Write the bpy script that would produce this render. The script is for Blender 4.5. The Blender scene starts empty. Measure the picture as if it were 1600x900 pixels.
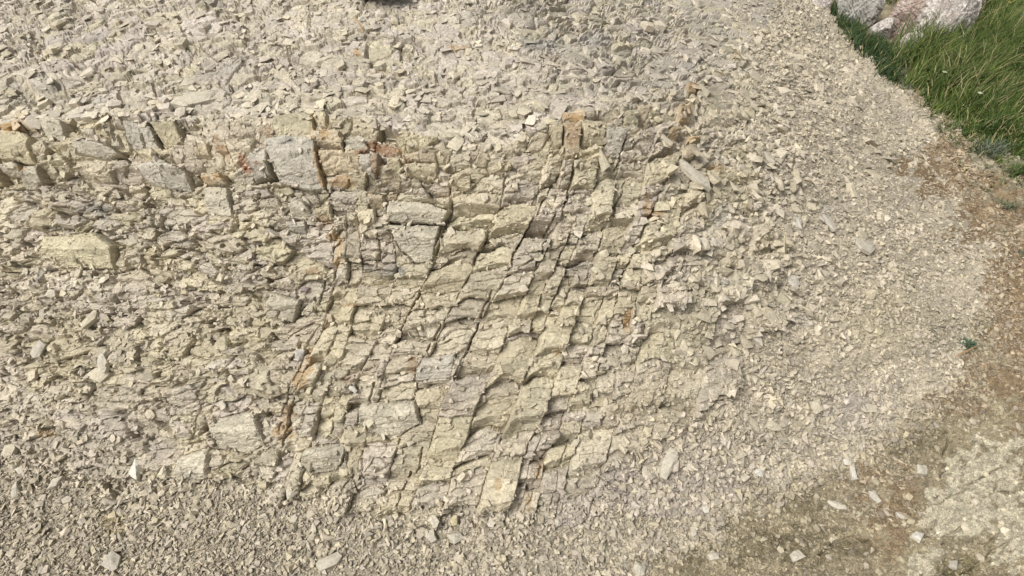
import bpy, bmesh, math, random
import numpy as np
from mathutils import Vector

random.seed(7)
RNG = np.random.default_rng(11)
sc = bpy.context.scene
col = sc.collection

# ------------------------------------------------------------------ camera, sky, sun, exposure
PITCH = math.radians(-42.0)
CAM_Z = 1.7
FPX = 970.0                       # focal length in pixels of a 1600 px wide picture
cam_d = bpy.data.cameras.new("camera")
cam_d.sensor_width = 36.0
cam_d.lens = FPX / 1600.0 * 36.0
cam_d.clip_start = 0.05
cam_d.clip_end = 500.0
cam = bpy.data.objects.new("camera", cam_d)
cam.location = (0, 0, CAM_Z)
cam.rotation_euler = (math.pi / 2 + PITCH, 0, 0)
col.objects.link(cam)
sc.camera = cam

SUN_EL, SUN_ROT = math.radians(54), math.radians(-122)
world = bpy.data.worlds.new("World")
sc.world = world
world.use_nodes = True
wn = world.node_tree.nodes
wn.clear()
wo = wn.new("ShaderNodeOutputWorld")
wb = wn.new("ShaderNodeBackground")
sky = wn.new("ShaderNodeTexSky")
sky.sky_type = 'NISHITA'
sky.sun_disc = False
sky.sun_elevation = SUN_EL
sky.sun_rotation = SUN_ROT
sky.dust_density = 6.0
sky.ozone_density = 0.4
sky.air_density = 0.8
wb.inputs["Strength"].default_value = 0.055
hs = wn.new("ShaderNodeHueSaturation")                         # an overcast sky: nearly colourless
hs.inputs["Saturation"].default_value = 0.08
world.node_tree.links.new(sky.outputs[0], hs.inputs["Color"])
world.node_tree.links.new(hs.outputs[0], wb.inputs["Color"])
world.node_tree.links.new(wb.outputs[0], wo.inputs["Surface"])

sun_d = bpy.data.lights.new("sun", 'SUN')
sun_d.energy = 1.5
sun_d.angle = math.radians(26)
sun_d.color = (1.0, 0.96, 0.9)
sun = bpy.data.objects.new("sun", sun_d)
# direction the light comes from
sd = Vector((math.sin(SUN_ROT) * math.cos(SUN_EL), math.cos(SUN_ROT) * math.cos(SUN_EL), math.sin(SUN_EL)))
sun.rotation_euler = sd.to_track_quat('Z', 'Y').to_euler()
sun.location = (-2, 2, 6)
col.objects.link(sun)

sc.view_settings.view_transform = 'Standard'
sc.view_settings.look = 'None'
sc.view_settings.exposure = 1.0
sc.view_settings.gamma = 1.0

# ------------------------------------------------------------------ small numeric tools
def h01(ix, iy, seed):
    a = (ix.astype(np.int64) & 0xFFFFFFFF).astype(np.uint32)
    b = (iy.astype(np.int64) & 0xFFFFFFFF).astype(np.uint32)
    h = a * np.uint32(374761393) + b * np.uint32(668265263) + np.uint32((seed * 2246822519 + 3266489917) & 0xFFFFFFFF)
    h ^= h >> np.uint32(13)
    h *= np.uint32(1274126177)
    h ^= h >> np.uint32(16)
    h *= np.uint32(2246822519)
    h ^= h >> np.uint32(13)
    return h.astype(np.float32) / np.float32(4294967296.0)

def rid(i, k):                                     # a random number for every cell id
    return h01(i, np.full(1, k * 7919, np.int64), 91 + k)

def vnoise(x, y, seed):
    fx, fy = np.floor(x), np.floor(y)
    tx, ty = (x - fx), (y - fy)
    tx = tx * tx * (3 - 2 * tx); ty = ty * ty * (3 - 2 * ty)
    ix, iy = fx.astype(np.int64), fy.astype(np.int64)
    a = h01(ix, iy, seed); b = h01(ix + 1, iy, seed)
    c = h01(ix, iy + 1, seed); d = h01(ix + 1, iy + 1, seed)
    return ((a + (b - a) * tx) + ((c + (d - c) * tx) - (a + (b - a) * tx)) * ty) * 2 - 1

def fbm(x, y, seed, octv=4, gain=0.5):
    s = 0; a = 1.0; n = 0
    for k in range(octv):
        s = s + a * vnoise(x * (2.03 ** k) + 17.3 * k, y * (2.03 ** k) - 9.1 * k, seed + k)
        n += a; a *= gain
    return s / n

def cells(x, y, seed, jit=0.85):
    """cellular pattern: id, distance to the edge (cell units), offset from the cell centre"""
    ix, iy = np.floor(x).astype(np.int64), np.floor(y).astype(np.int64)
    f1 = np.full(x.shape, 9.0, np.float32); f2 = f1.copy()
    cid = np.zeros(x.shape, np.int64)
    rx = np.zeros(x.shape, np.float32); ry = rx.copy()
    for dx in (-1, 0, 1):
        for dy in (-1, 0, 1):
            jx, jy = ix + dx, iy + dy
            px = x - (jx + 0.5 + jit * (h01(jx, jy, seed) - 0.5))
            py = y - (jy + 0.5 + jit * (h01(jx, jy, seed + 1) - 0.5))
            d = np.sqrt(px * px + py * py).astype(np.float32)
            m = d < f1
            f2 = np.where(m, f1, np.minimum(f2, d))
            f1 = np.where(m, d, f1)
            cid = np.where(m, (jx & 0xFFFF) * 65536 + (jy & 0xFFFF), cid)
            rx = np.where(m, px, rx); ry = np.where(m, py, ry)
    return cid, (f2 - f1) * 0.5, rx, ry

def sstep(a, b, x):
    t = np.clip((x - a) / (b - a), 0, 1)
    return t * t * (3 - 2 * t)

def inpoly(x, y, poly):
    r = np.zeros(x.shape, bool)
    n = len(poly)
    for k in range(n):
        x0, y0 = poly[k]; x1, y1 = poly[(k + 1) % n]
        if y0 == y1: continue
        c = ((y0 > y) != (y1 > y)) & (x < (x1 - x0) * (y - y0) / (y1 - y0) + x0)
        r ^= c
    return r

def polydist(x, y, pts):
    d = np.full(x.shape, 1e9, np.float32); arc = np.zeros(x.shape, np.float32)
    for k in range(len(pts) - 1):
        ax, ay = pts[k]; bx, by = pts[k + 1]
        vx, vy = bx - ax, by - ay
        t = np.clip(((x - ax) * vx + (y - ay) * vy) / (vx * vx + vy * vy), 0, 1)
        q = np.hypot(x - ax - t * vx, y - ay - t * vy)
        m = q < d
        d = np.where(m, q, d); arc = np.where(m, k + t, arc)
    return d, arc

# ------------------------------------------------------------------ the lie of the land (plan view)
TOE = [(-7, 2.6), (-4, 1.75), (-2.4, 1.25), (-1.63, 1.08), (-0.8, 0.9), (0, 0.84), (0.6, 0.9), (1.0, 1.06), (1.49, 1.33), (2.08, 2.0),
       (2.22, 2.7), (2.5, 3.9), (2.62, 5.4), (2.4, 7.5), (1.5, 9.5), (-7, 10.5)]
SLOPE = [1.25, 1.25, 1.25, 1.25, 1.22, 1.15, 1.05, 0.95, 0.7, 0.5, 0.42, 0.34, 0.3, 0.3, 0.3, 0.3]
GX0, GX1, GY0, GY1, GS = -6.5, 7.0, -2.0, 11.0, 0.02
gx = np.arange(GX0, GX1, GS); gy = np.arange(GY0, GY1, GS)
XX, YY = np.meshgrid(gx, gy)
XX = XX.astype(np.float32); YY = YY.astype(np.float32)
dd, arc = polydist(XX, YY, TOE)
ins = inpoly(XX, YY, TOE)
ramp = np.full(XX.shape, 9.0, np.float32)
for k in range(len(TOE) - 1):                                   # lowest of the slopes that rise from each stretch of the foot
    d_k, t_k = polydist(XX, YY, TOE[k:k + 2])
    ramp = np.minimum(ramp, (SLOPE[k] + (SLOPE[k + 1] - SLOPE[k]) * t_k) * d_k)
sl = np.interp(XX - 0.2 * YY, [-0.2, 0.9], [1.2, 0.4])
d_in = np.where(ins, dd, 0)
top_h = 0.78 + 0.24 * np.clip(d_in - 0.6, 0, 1.2) + 0.1 * np.clip(d_in - 1.8, 0, 3) + 0.03 * fbm(XX * 1.3, YY * 1.3, 3, 3)
k = 0.11 + 0.25 * np.clip(1.1 - sl, 0, 1)
hh = np.clip(0.5 + 0.5 * (ramp - top_h) / k, 0, 1)
HH = ramp * (1 - hh) + top_h * hh - k * hh * (1 - hh)          # soft minimum
HH = np.where(ins, HH, -0.02 * np.clip(dd, 0, 1) + 0.0)
for it in range(3):                                             # soften the medial creases
    r = 2
    for ax in (0, 1):
        HH = (np.roll(HH, r, ax) + np.roll(HH, -r, ax) + np.roll(HH, 1, ax) + np.roll(HH, -1, ax) + HH) / 5

def Hat(x, y):
    fx = np.clip((x - GX0) / GS, 0, len(gx) - 1.001); fy = np.clip((y - GY0) / GS, 0, len(gy) - 1.001)
    ix = fx.astype(int); iy = fy.astype(int); tx = fx - ix; ty = fy - iy
    return (HH[iy, ix] * (1 - tx) + HH[iy, ix + 1] * tx) * (1 - ty) + (HH[iy + 1, ix] * (1 - tx) + HH[iy + 1, ix + 1] * tx) * ty

# survey sheet of the bank: sheet coordinates (u, v) -> a point of the base surface
FWD = np.array([0, math.cos(PITCH), math.sin(PITCH)]); UP = np.array([0, -math.sin(PITCH), math.cos(PITCH)])
def rays(u, v):
    a = (u - 800.0) / FPX; b = (450.0 - v) / FPX
    return a, FWD[1] + b * UP[1], FWD[2] + b * UP[2]

CU = np.arange(-420, 2021, 8.0); CV = np.arange(-260, 1261, 8.0)
cu, cv = np.meshgrid(CU, CV)
rx_, ry_, rz_ = rays(cu, cv)
T = np.full(cu.shape, 9.0)
done = np.zeros(cu.shape, bool)
prev = np.zeros(cu.shape)
t = 0.5
while t < 9.0:
    x, y, z = rx_ * t, ry_ * t, CAM_Z + rz_ * t
    hit = (~done) & (z < Hat(x, y))
    T[hit] = t; prev[hit] = t - 0.04
    done |= hit
    t += 0.04
lo, hi = np.where(done, prev, 8.9), T.copy()
for it in range(14):
    mid = (lo + hi) / 2
    below = (CAM_Z + rz_ * mid) < Hat(rx_ * mid, ry_ * mid)
    hi = np.where(below, mid, hi); lo = np.where(below, lo, mid)
T = hi
for it in range(2):
    Tp = np.pad(T, 1, mode='edge')
    T = (Tp[:-2, 1:-1] + Tp[2:, 1:-1] + Tp[1:-1, :-2] + Tp[1:-1, 2:] + 2 * T) / 6

def blook(A, u, v):
    fx = np.clip((u - CU[0]) / 8.0, 0, len(CU) - 1.001); fy = np.clip((v - CV[0]) / 8.0, 0, len(CV) - 1.001)
    ix = fx.astype(int); iy = fy.astype(int); tx = fx - ix; ty = fy - iy
    return (A[iy, ix] * (1 - tx) + A[iy, ix + 1] * tx) * (1 - ty) + (A[iy + 1, ix] * (1 - tx) + A[iy + 1, ix + 1] * tx) * ty

PX, PY, PZ = rx_ * T, ry_ * T, CAM_Z + rz_ * T
def grad_n():
    du = [np.gradient(a, axis=1) for a in (PX, PY, PZ)]; dv = [np.gradient(a, axis=0) for a in (PX, PY, PZ)]
    n = np.stack([dv[1] * du[2] - dv[2] * du[1], dv[2] * du[0] - dv[0] * du[2], dv[0] * du[1] - dv[1] * du[0]])
    n /= np.linalg.norm(n, axis=0) + 1e-9
    n *= np.where(n[2] < 0, -1, 1)
    return n
NN = grad_n()
def at(u, v):                                                   # point, normal, metres per sheet pixel
    u = np.asarray(u, float); v = np.asarray(v, float)
    p = np.stack([blook(A, u, v) for A in (PX, PY, PZ)], -1)
    n = np.stack([blook(NN[k], u, v) for k in range(3)], -1)
    n /= np.linalg.norm(n, axis=-1, keepdims=True)
    return p, n, blook(T, u, v) / FPX

# ------------------------------------------------------------------ fine sheet
STEP = 1.5
us = np.concatenate([np.arange(-400, -172, 8.0), np.arange(-172, -12, 4.0), np.arange(-12, 1612, STEP), np.arange(1612, 1740, 5.0), np.arange(1740, 2010, 9.0)])
vs = np.concatenate([np.arange(-240, -96, 8.0), np.arange(-96, -12, 4.0), np.arange(-12, 912, STEP), np.arange(912, 1010, 4.0), np.arange(1010, 1250, 8.0)])
U, V = np.meshgrid(us, vs)
U = U.astype(np.float32); V = V.astype(np.float32)
NV, NU = U.shape
P0, N0, MPP = at(U, V)

w1 = fbm(U / 60, V / 45, 21, 3); w2 = fbm(U / 60 + 40, V / 45 + 9, 25, 3)
w3 = fbm(U / 16, V / 12, 31, 2); w4 = fbm(U / 16 + 7, V / 12 + 3, 35, 2)
WU = U + 9 * w1 + 2.5 * w3; WV = V + 8 * w2 + 2.5 * w4         # ragged coordinates

lip_u = [-400, 0, 100, 250, 430, 560, 700, 800, 900, 1000, 1100, 1180, 1280, 2000]
lip_v = [225, 208, 196, 202, 197, 200, 232, 228, 188, 166, 132, 92, 40, -200]
LIPV = np.interp(U, lip_u, lip_v)
FL_v = [-240, 0, 60, 200, 350, 480, 600, 700, 760, 900, 1300]   # where blocky rock gives way to fine scree on the flank
FL_u = [1250, 1215, 1185, 1150, 1200, 1215, 1160, 1040, 960, 800, 700]
FLU = np.interp(V, FL_v, FL_u) + 60 * w1 + 14 * w3
toe_u = [-400, 0, 90, 180, 300, 420, 540, 640, 760, 860, 950, 1150, 1300, 1480, 1560, 1590, 1700]
toe_v = [690, 705, 745, 780, 765, 785, 795, 818, 815, 825, 805, 790, 725, 620, 500, 420, 100]
TOEV = np.interp(U, toe_u, toe_v) + 14 * w1 + 5 * w3
soil_v = [-240, 0, 60, 130, 280, 420, 560, 640, 720, 790, 850, 900, 1300]
soil_u = [1240, 1275, 1330, 1418, 1490, 1580, 1500, 1440, 1330, 1180, 1090, 1010, 700]
SOIL = U - (np.interp(V, soil_v, soil_u) + 26 * w1 + 16 * w3)    # > 0 on the earth to the right

top = (V < LIPV + 6 * w3)
face_v = [230, 330, 430, 530, 630, 730, 830]
JOINTS = [
    [501, 520, 524, 496, 458, 432, 405], [556, 562, 566, 545, 505, 478, 455], [606, 609, 622, 588, 545, 522, 500],
    [712, 704, 671, 618, 588, 560, 540], [800, 778, 735, 683, 645, 610, 585], [850, 838, 790, 738, 694, 660, 632],
    [899, 880, 835, 790, 748, 712, 684], [937, 922, 880, 842, 805, 765, 735], [972, 955, 922, 888, 855, 815, 785],
    [1022, 995, 955, 925, 892, 852, 828], [1068, 1018, 973, 950, 922, 890, 860], [1095, 1066, 1030, 1005, 975, 945, 910],
    [1120, 1105, 1075, 1055, 1030, 1000, 970], [1150, 1140, 1125, 1110, 1085, 1060, 1030], [1190, 1180, 1172, 1165, 1150, 1130, 1100],
    [1232, 1227, 1224, 1222, 1215, 1200, 1180]]
JU = U + 4 * w1 + 1.6 * w3
cidx = np.zeros(U.shape, np.int64)
jl = np.full(U.shape, 400.0, np.float32); jr = np.full(U.shape, 1400.0, np.float32)
for k, J in enumerate(JOINTS):
    jk = np.interp(V, face_v, J)
    m = JU > jk
    cidx += m
    jl = np.where(m, jk, jl)
    jr = np.where(~m & (jr > 1399), jk, jr)
sub_ = (jr - jl > 34) & (h01(cidx, np.floor((V + 30 * w1) / 84.0).astype(np.int64), 84) > 0.76) & (cidx >= 1) & (cidx <= 15)
jm = jl + (jr - jl) * (0.36 + 0.28 * h01(cidx, cidx * 0 + 1, 85)) + 2.5 * w3
right_ = sub_ & (JU > jm)
jl, jr = np.where(right_, jm, jl), np.where(sub_ & ~right_, jm, jr)
col0 = cidx
cidx = cidx + 40 * right_ + 80 * (sub_ & ~right_)
colw = np.clip(jr - jl, 8, 90)
ca = ((JU - jl) / colw - 0.5) * 2                               # -1..1 across the column
# ragged rows within every column
rl = 30 + 30 * h01(cidx, cidx * 0 + 5, 77)
rtilt = 0.5 * (h01(cidx, cidx * 0 + 9, 78) - 0.3)
rbow = 15 * (h01(cidx, np.floor(V / 75).astype(np.int64) * 0 + 2, 82) - 0.7)
rc = (V + rtilt * ca * colw * 0.5 + rbow * ca * ca + 13 * w2 + 3.5 * w4 + 37 * h01(cidx, cidx * 0 + 3, 79)) / rl
rb0 = np.floor(rc)
rj0 = 0.8 * (h01(rb0.astype(np.int64), cidx, 80) - 0.5); rj1 = 0.8 * (h01(rb0.astype(np.int64) + 1, cidx, 80) - 0.5)
ridx = np.where(rc - rb0 < rj0, rb0 - 1, np.where(rc - rb0 > 1 + rj1, rb0 + 1, rb0)).astype(np.int64)
r_lo = ridx + 0.8 * (h01(ridx, cidx, 80) - 0.5); r_hi = ridx + 1 + 0.8 * (h01(ridx + 1, cidx, 80) - 0.5)
cb = (rc - r_lo) / (r_hi - r_lo) - 0.5                          # -.5 .. .5 down the block
ce = np.minimum(np.minimum(JU - jl, jr - JU), 0.9 + np.minimum(rc - r_lo, r_hi - rc) * rl)   # cross joints stay tighter than the long ones
face_id = 5_000_000_000 + cidx * 100000 + (ridx + 500)

# perspective-true scale on the receding top
s_top = 0.55 + 0.45 * np.clip(V, -240, 240) / 210.0
s_top = np.clip(s_top, 0.2, 1.1)
tu = (WU - 600) / s_top; tv = 466 * np.log(s_top) + (WV - V) / s_top
bed0 = fbm(U / 100 + 31, V / 40 + 7, 131, 2) + 0.2 * w3 - 0.25 * sstep(450, 150, U)
big = np.where(bed0 > 0.1, 1.0, np.where(bed0 > -0.25, 0.62, 1.35))
A_id, A_e, A_x, A_y = cells((tu + 0.25 * tv) / (40 * big), tv / (18 * big), 101)
A_id = A_id + (big * 100).astype(np.int64) * 4_300_000_000
A_ep = A_e * 18 * big * s_top
bed = fbm(U / 95 + 3, V / 48 + 8, 145, 2) + 0.25 * w3
D_ep = np.zeros_like(U); D_id = np.zeros(U.shape, np.int64); D_x = np.zeros_like(U); D_y = np.zeros_like(U); D_h = np.zeros_like(U)
for q_, (lo_, hi_, sx_, sy_, dip_) in enumerate([(-9, -0.22, 60, 38, 0.02), (-0.22, 0.12, 44, 29, 0.12), (0.12, 0.34, 30, 18, 0.16), (0.34, 9, 66, 32, 0.06)]):
    m = (bed >= lo_) & (bed < hi_)
    i_, e_, x_, y_ = cells((WU[m] + 0.25 * V[m] + 4 * w2[m]) / sx_, (WV[m] - dip_ * U[m]) / sy_, 141 + 3 * q_, 0.95)
    D_id[m] = i_ + q_ * 4_300_000_000; D_ep[m] = e_ * sy_; D_x[m] = x_; D_y[m] = y_; D_h[m] = sy_
lsz = np.where(U > 735, 0.62, 1.0)
L_id, L_e, L_x, L_y = cells((WU + 0.3 * V) / (44 * lsz), (WV - 0.02 * U) / (36 * lsz), 161, 0.75)
L_id = L_id + (lsz * 10).astype(np.int64) * 4_300_000_000
L_ep = L_e * 36 * lsz
sF = np.clip(0.45 + 0.55 * V / 500, 0.35, 1.2)
G_id, G_e, G_x, G_y = cells((WU - 1200 + 0.4 * V) / (15 * sF), (WV - 0.35 * U) / 9.0 / (0.75 + 0.25 * sF), 181)
G_ep = G_e * 9

lipband = (~top) & (V < LIPV + np.interp(U, [0, 690, 760, 900, 1000, 1100], [92, 92, 45, 62, 85, 70]) + 14 * w1) & (U < 1090 + 20 * w1)
flank = U > FLU
ground = (V > TOEV) | (SOIL > 0)
in_face = (~top) & (~lipband) & (col0 >= 1) & (col0 <= 16) & ~flank & ((U < 1080 + 30 * w2) | (V > 345 + 40 * w1))
REG = np.where(ground, 5, np.where(flank, 4, np.where(top, 0, np.where(lipband, 1, np.where(in_face, 2, 3)))))

BID = np.select([REG == 0, REG == 1, REG == 2, REG == 3], [A_id + 1_0000_000_0000, L_id + 2_0000_000_0000, face_id, D_id + 3_0000_000_0000], 0)
EDG = np.select([REG == 0, REG == 1, REG == 2, REG == 3, REG == 4], [A_ep, L_ep, ce, D_ep, G_ep], 20.0)
LA = np.select([REG == 0, REG == 1, REG == 2, REG == 3], [A_x, L_x, ca * 0.5, D_x], 0)
LB = np.select([REG == 0, REG == 1, REG == 2, REG == 3], [A_y, L_y, cb, D_y], 0)

# hand surveyed blocks along the broken edge: outline, proud (px), tint
BLK = [
 ([(433,212),(452,199),(478,196),(497,200),(499,232),(440,228)], 12, 'olive'),
 ([(425,232),(440,229),(499,233),(503,262),(511,300),(480,297),(440,290),(430,255)], 20, 'grey'),
 ([(501,213),(541,221),(543,247),(520,243),(502,240)], 12, 'tan'), ([(545,228),(575,232),(584,243),(575,248),(545,247)], 8, 'pale'),
 ([(503,246),(545,248),(568,247),(566,272),(540,277),(506,275)], 13, 'tan'), ([(512,280),(545,276),(548,290),(536,298),(516,297)], 5, 'pink'),
 ([(568,252),(598,250),(597,265),(588,285),(570,272)], 12, 'grey'), ([(607,255),(630,257),(631,272),(612,275)], 7, 'yellow'),
 ([(635,252),(685,250),(687,263),(640,264)], 11, 'tan'), ([(636,266),(687,265),(688,285),(670,290),(640,281)], 14, 'yellow'),
 ([(576,303),(602,304),(602,325),(578,326)], 9, 'tan'), ([(604,303),(623,302),(622,312),(604,316)], 6, 'tan'),
 ([(495,325),(520,322),(520,345),(498,348)], 10, 'yellow'), ([(455,310),(470,308),(488,330),(482,344),(455,343)], 8, 'pale'),
 ([(448,346),(480,346),(480,368),(452,360)], 10, 'grey'), ([(398,248),(428,243),(430,280),(402,288),(397,270)], 13, 'grey'),
 ([(609,313),(668,320),(703,332),(690,350),(640,352),(608,345)], 12, 'pale'), ([(608,350),(640,353),(688,352),(672,410),(648,412),(625,385)], 16, 'pale'),
 ([(15,203),(45,197),(51,215),(18,213)], 11, 'orange'), ([(0,214),(48,217),(70,228),(70,262),(52,262),(35,255),(15,255),(6,240)], 13, 'yellow'),
 ([(12,260),(35,256),(48,265),(40,280),(18,278)], 9, 'pale'), ([(50,264),(72,263),(78,285),(60,300),(42,300)], 10, 'pale'),
 ([(-30,216),(-2,214),(4,240),(10,290),(-30,290)], 10, 'yellow'),
 ([(105,235),(140,228),(142,240),(130,245),(108,243)], 9, 'yellow'), ([(142,228),(185,237),(205,250),(185,258),(140,250)], 10, 'pale'),
 ([(188,222),(200,224),(205,240),(190,240)], 9, 'pale'), ([(208,205),(232,207),(234,240),(215,240)], 12, 'grey'),
 ([(235,207),(252,212),(255,235),(236,238)], 10, 'grey'), ([(247,203),(285,205),(292,232),(265,234)], 12, 'yellow'),
 ([(312,234),(336,234),(337,252),(314,250)], 12, 'tan'), ([(318,270),(352,272),(355,289),(320,289)], 10, 'tan'),
 ([(320,291),(358,292),(365,340),(325,335)], 8, 'pale'), ([(228,265),(265,257),(300,270),(298,300),(235,290)], 14, 'grey'),
 ([(163,210),(178,212),(187,228),(165,226)], 9, 'yellow'), ([(80,190),(120,205),(115,230),(85,228)], 10, 'pale'),
 ([(28,185),(50,180),(70,215),(50,212),(40,196)], 8, 'tan'),
 ([(877,188),(910,188),(910,199),(880,199)], 9, 'orange'), ([(853,202),(876,202),(877,238),(866,238)], 10, 'yellow'),
 ([(877,201),(905,201),(902,250),(880,252)], 5, 'tan'), ([(908,205),(942,205),(940,232),(908,235)], 10, 'yellow'),
 ([(942,206),(975,212),(966,258),(942,235)], 8, 'grey'), ([(968,180),(990,178),(992,198),(970,200)], 9, 'olive'),
 ([(992,170),(1010,170),(1006,200),(993,200)], 8, 'tan'), ([(1055,170),(1073,170),(1073,197),(1055,195)], 9, 'rust'),
 ([(1070,135),(1088,135),(1088,150),(1072,150)], 8, 'orange'), ([(1040,203),(1055,206),(1055,220),(1040,215)], 7, 'rust'),
 ([(1070,217),(1088,217),(1087,224),(1072,224)], 6, 'orange'), ([(1062,238),(1080,240),(1078,254),(1060,252)], 6, 'tan'),
 ([(420,455),(470,470),(455,505),(415,495)], 6, 'pale'), ([(655,560),(712,552),(705,590),(650,596)], 11, 'grey'),
 ([(565,630),(650,625),(660,660),(610,690),(560,662)], 11, 'pale'), ([(480,700),(540,690),(545,735),(500,742),(470,728)], 10, 'pale'),
 ([(330,655),(400,640),(418,690),(385,712),(340,695)], 12, 'pale'), ([(282,712),(325,700),(330,745),(300,760),(283,748)], 10, 'pale'),
 ([(80,370),(150,362),(190,385),(185,420),(100,420),(76,395)], 9, 'cream'), ([(975,482),(985,482),(986,512),(972,512)], 3, 'rust'),
]
TINT = {'olive': (0.445, 0.40, 0.285), 'grey': (0.43, 0.395, 0.33), 'tan': (0.455, 0.385, 0.275), 'pale': (0.465, 0.425, 0.335), 'pink': (0.455, 0.39, 0.31),
        'yellow': (0.465, 0.41, 0.285), 'orange': (0.43, 0.325, 0.20), 'rust': (0.37, 0.285, 0.18), 'cream': (0.52, 0.47, 0.33)}
HB = np.select([REG == 0, REG == 1, REG == 2, REG == 3], [18 * big * s_top, 36 * lsz, rl * (r_hi - r_lo), D_h], 20.0)
BT = np.full(U.shape, -1, np.int64)
PROUD = np.zeros(U.shape, np.float32)
BU = U + 1.6 * w1 * 2 + 1.2 * w3; BV = V + 1.6 * w2 * 2 + 1.2 * w4
for k, (poly, pr, tn) in enumerate(BLK):
    xs = [p[0] for p in poly]; ys = [p[1] for p in poly]
    i0, i1 = np.searchsorted(us, [min(xs) - 8, max(xs) + 8]); j0, j1 = np.searchsorted(vs, [min(ys) - 8, max(ys) + 8])
    s_ = (slice(j0, j1), slice(i0, i1))
    a, b = BU[s_], BV[s_]
    m = inpoly(a, b, poly) & (SOIL[s_] < 0)
    d, _ = polydist(a, b, poly + [poly[0]])
    cx, cy = sum(xs) / len(xs), sum(ys) / len(ys)
    BT[s_] = np.where(m, k, BT[s_]); PROUD[s_] = np.where(m, pr, PROUD[s_])
    BID[s_] = np.where(m, 90_000_000_000 + k, BID[s_])
    EDG[s_] = np.where(m, d, np.minimum(EDG[s_], np.maximum(d, 0)))
    LA[s_] = np.where(m, (a - cx) / (max(xs) - min(xs)), LA[s_]); LB[s_] = np.where(m, (b - cy) / (max(ys) - min(ys)), LB[s_])
    REG[s_] = np.where(m, 1, REG[s_])
    HB[s_] = np.where(m, min(30, max(ys) - min(ys)), HB[s_])

# ---- relief, in sheet pixels
r1, r2, r3, r4, r5, r6 = [rid(BID, q) for q in range(6)]
GU = np.select([REG == 0, REG == 1, REG == 2, REG == 3], [0.22, 0.62, 0.30, 0.22], 0) * (0.45 + 1.1 * r1)      # slope of the upper facet
GD = np.select([REG == 0, REG == 1, REG == 2, REG == 3], [1.25, 0.75, 1.0, 0.8], 0) * (0.6 + 0.8 * r2)      # slope of the under facet
OFF = np.select([REG == 0, REG == 1, REG == 2, REG == 3], [7.0, 10.0, 14.0, 8.0], 0) * (r3 - 0.5)
OFF = np.where(BT >= 0, PROUD * 0.7, OFF)
b0 = np.select([REG == 0, REG == 1, REG == 2], [0.16 + 0.20 * r4, -0.30 + 0.30 * r4, 0.0 + 0.40 * r4], 0.05 + 0.38 * r4)
sx = (r5 - 0.5) * np.select([REG == 0, REG == 1, REG == 2, REG == 3], [2.5, 10, 12, 8], 0)
p1 = HB * GU * (LB + 0.5) + sx * LA
p2 = HB * (GU * (b0 + 0.5) - GD * (LB - b0)) + 0.5 * sx * LA
sg = np.sign(r6 - 0.5)
p3 = HB * (GU * 0.9 - sg * GD * 0.5 * (LA - sg * 0.22))
REL = OFF + np.minimum(np.minimum(p1, p2), p3)
ledge = sstep(-40, 4, V - LIPV) * (1 - sstep(40, 100, V - LIPV + 14 * w1))
REL += np.where(REG <= 3, 15 * ledge * np.interp(U, [-400, 660, 760, 860, 1000, 1150], [1, 1, 0.35, 0.7, 0.6, 0.1]), 0)
rock = REG <= 3
# level 2 : fragments in the blocks
q_id, q_e, q_x, q_y = cells((WU + 0.25 * WV) / np.where(REG == 0, 19 * s_top, np.where(REG == 3, 28, 25)), (WV - 0.05 * U) / np.where(REG == 0, 8.0 * s_top, np.where(REG == 3, 14, 14.5)) + BID % 97, 201)
q1, q2, q3 = rid(q_id, 11), rid(q_id, 12), rid(q_id, 13)
qa = np.select([REG == 0, REG == 1, REG == 2, REG == 3], [1.9, 3.6, 6.0, 4.4], 0.0)
frag = qa * (np.where(REG == 0, 0.5, 1.0) * (q1 - 0.5) + np.minimum(1.1 * q_y * (0.4 + q2), 0.5 - 2.6 * (q_y - 0.05 - 0.2 * q3)) + (q3 - 0.5) * q_x)
smooth_blk = np.where(BT >= 0, 0.45, 1.0) * np.where((REG == 2), 0.35 + 0.75 * r6, 1.0)
REL += np.where(rock, frag * smooth_blk, 0)
# level 3 : foliation chips
z_id, z_e, z_x, z_y = cells((WU + 0.6 * WV) / 8.5, (WV - 0.10 * U + 2 * w3) / 3.6, 221)
z1, z2 = rid(z_id, 21), rid(z_id, 22)
fine = 1.7 * (z1 - 0.5) + 1.2 * z_y
REL += np.where(rock, fine * np.where(REG == 0, 0.25, np.where(REG == 3, 0.75, 0.8)) * (0.45 + 0.55 * smooth_blk), 0)
# bedding lamination on the steep blocks
lam = (WV + 0.08 * U + 5 * r1 + 3 * w3) / 5.2
lam = lam - np.floor(lam)
REL += np.where((REG >= 1) & (REG <= 3), np.where(REG == 3, 0.9, 1.0) * lam * sstep(-0.3, 0.5, fbm(U / 30, V / 22, 55, 2)), 0)
# cracks
crk = np.where(REG == 0, 8.0, np.where(REG == 3, 6.5, 6.5)) * (0.2 + 0.8 * sstep(-0.35, 0.45, fbm(U / 38, V / 38, 61, 2)))
REL -= np.where(rock, crk * (1 - sstep(np.where(REG == 0, 0.55, 0.3), np.where(REG == 0, 1.45, 2.0), EDG)), 0)
crk2 = sstep(0.0, 0.5, fbm(U / 25, V / 18, 65, 2))
REL -= np.where(rock, 3.4 * np.where(REG == 0, 1.0 * crk2, crk2) * smooth_blk * (1 - sstep(np.where(REG == 0, 0.06, 0.03), np.where(REG == 0, 0.17, 0.13), q_e)), 0)
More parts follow.
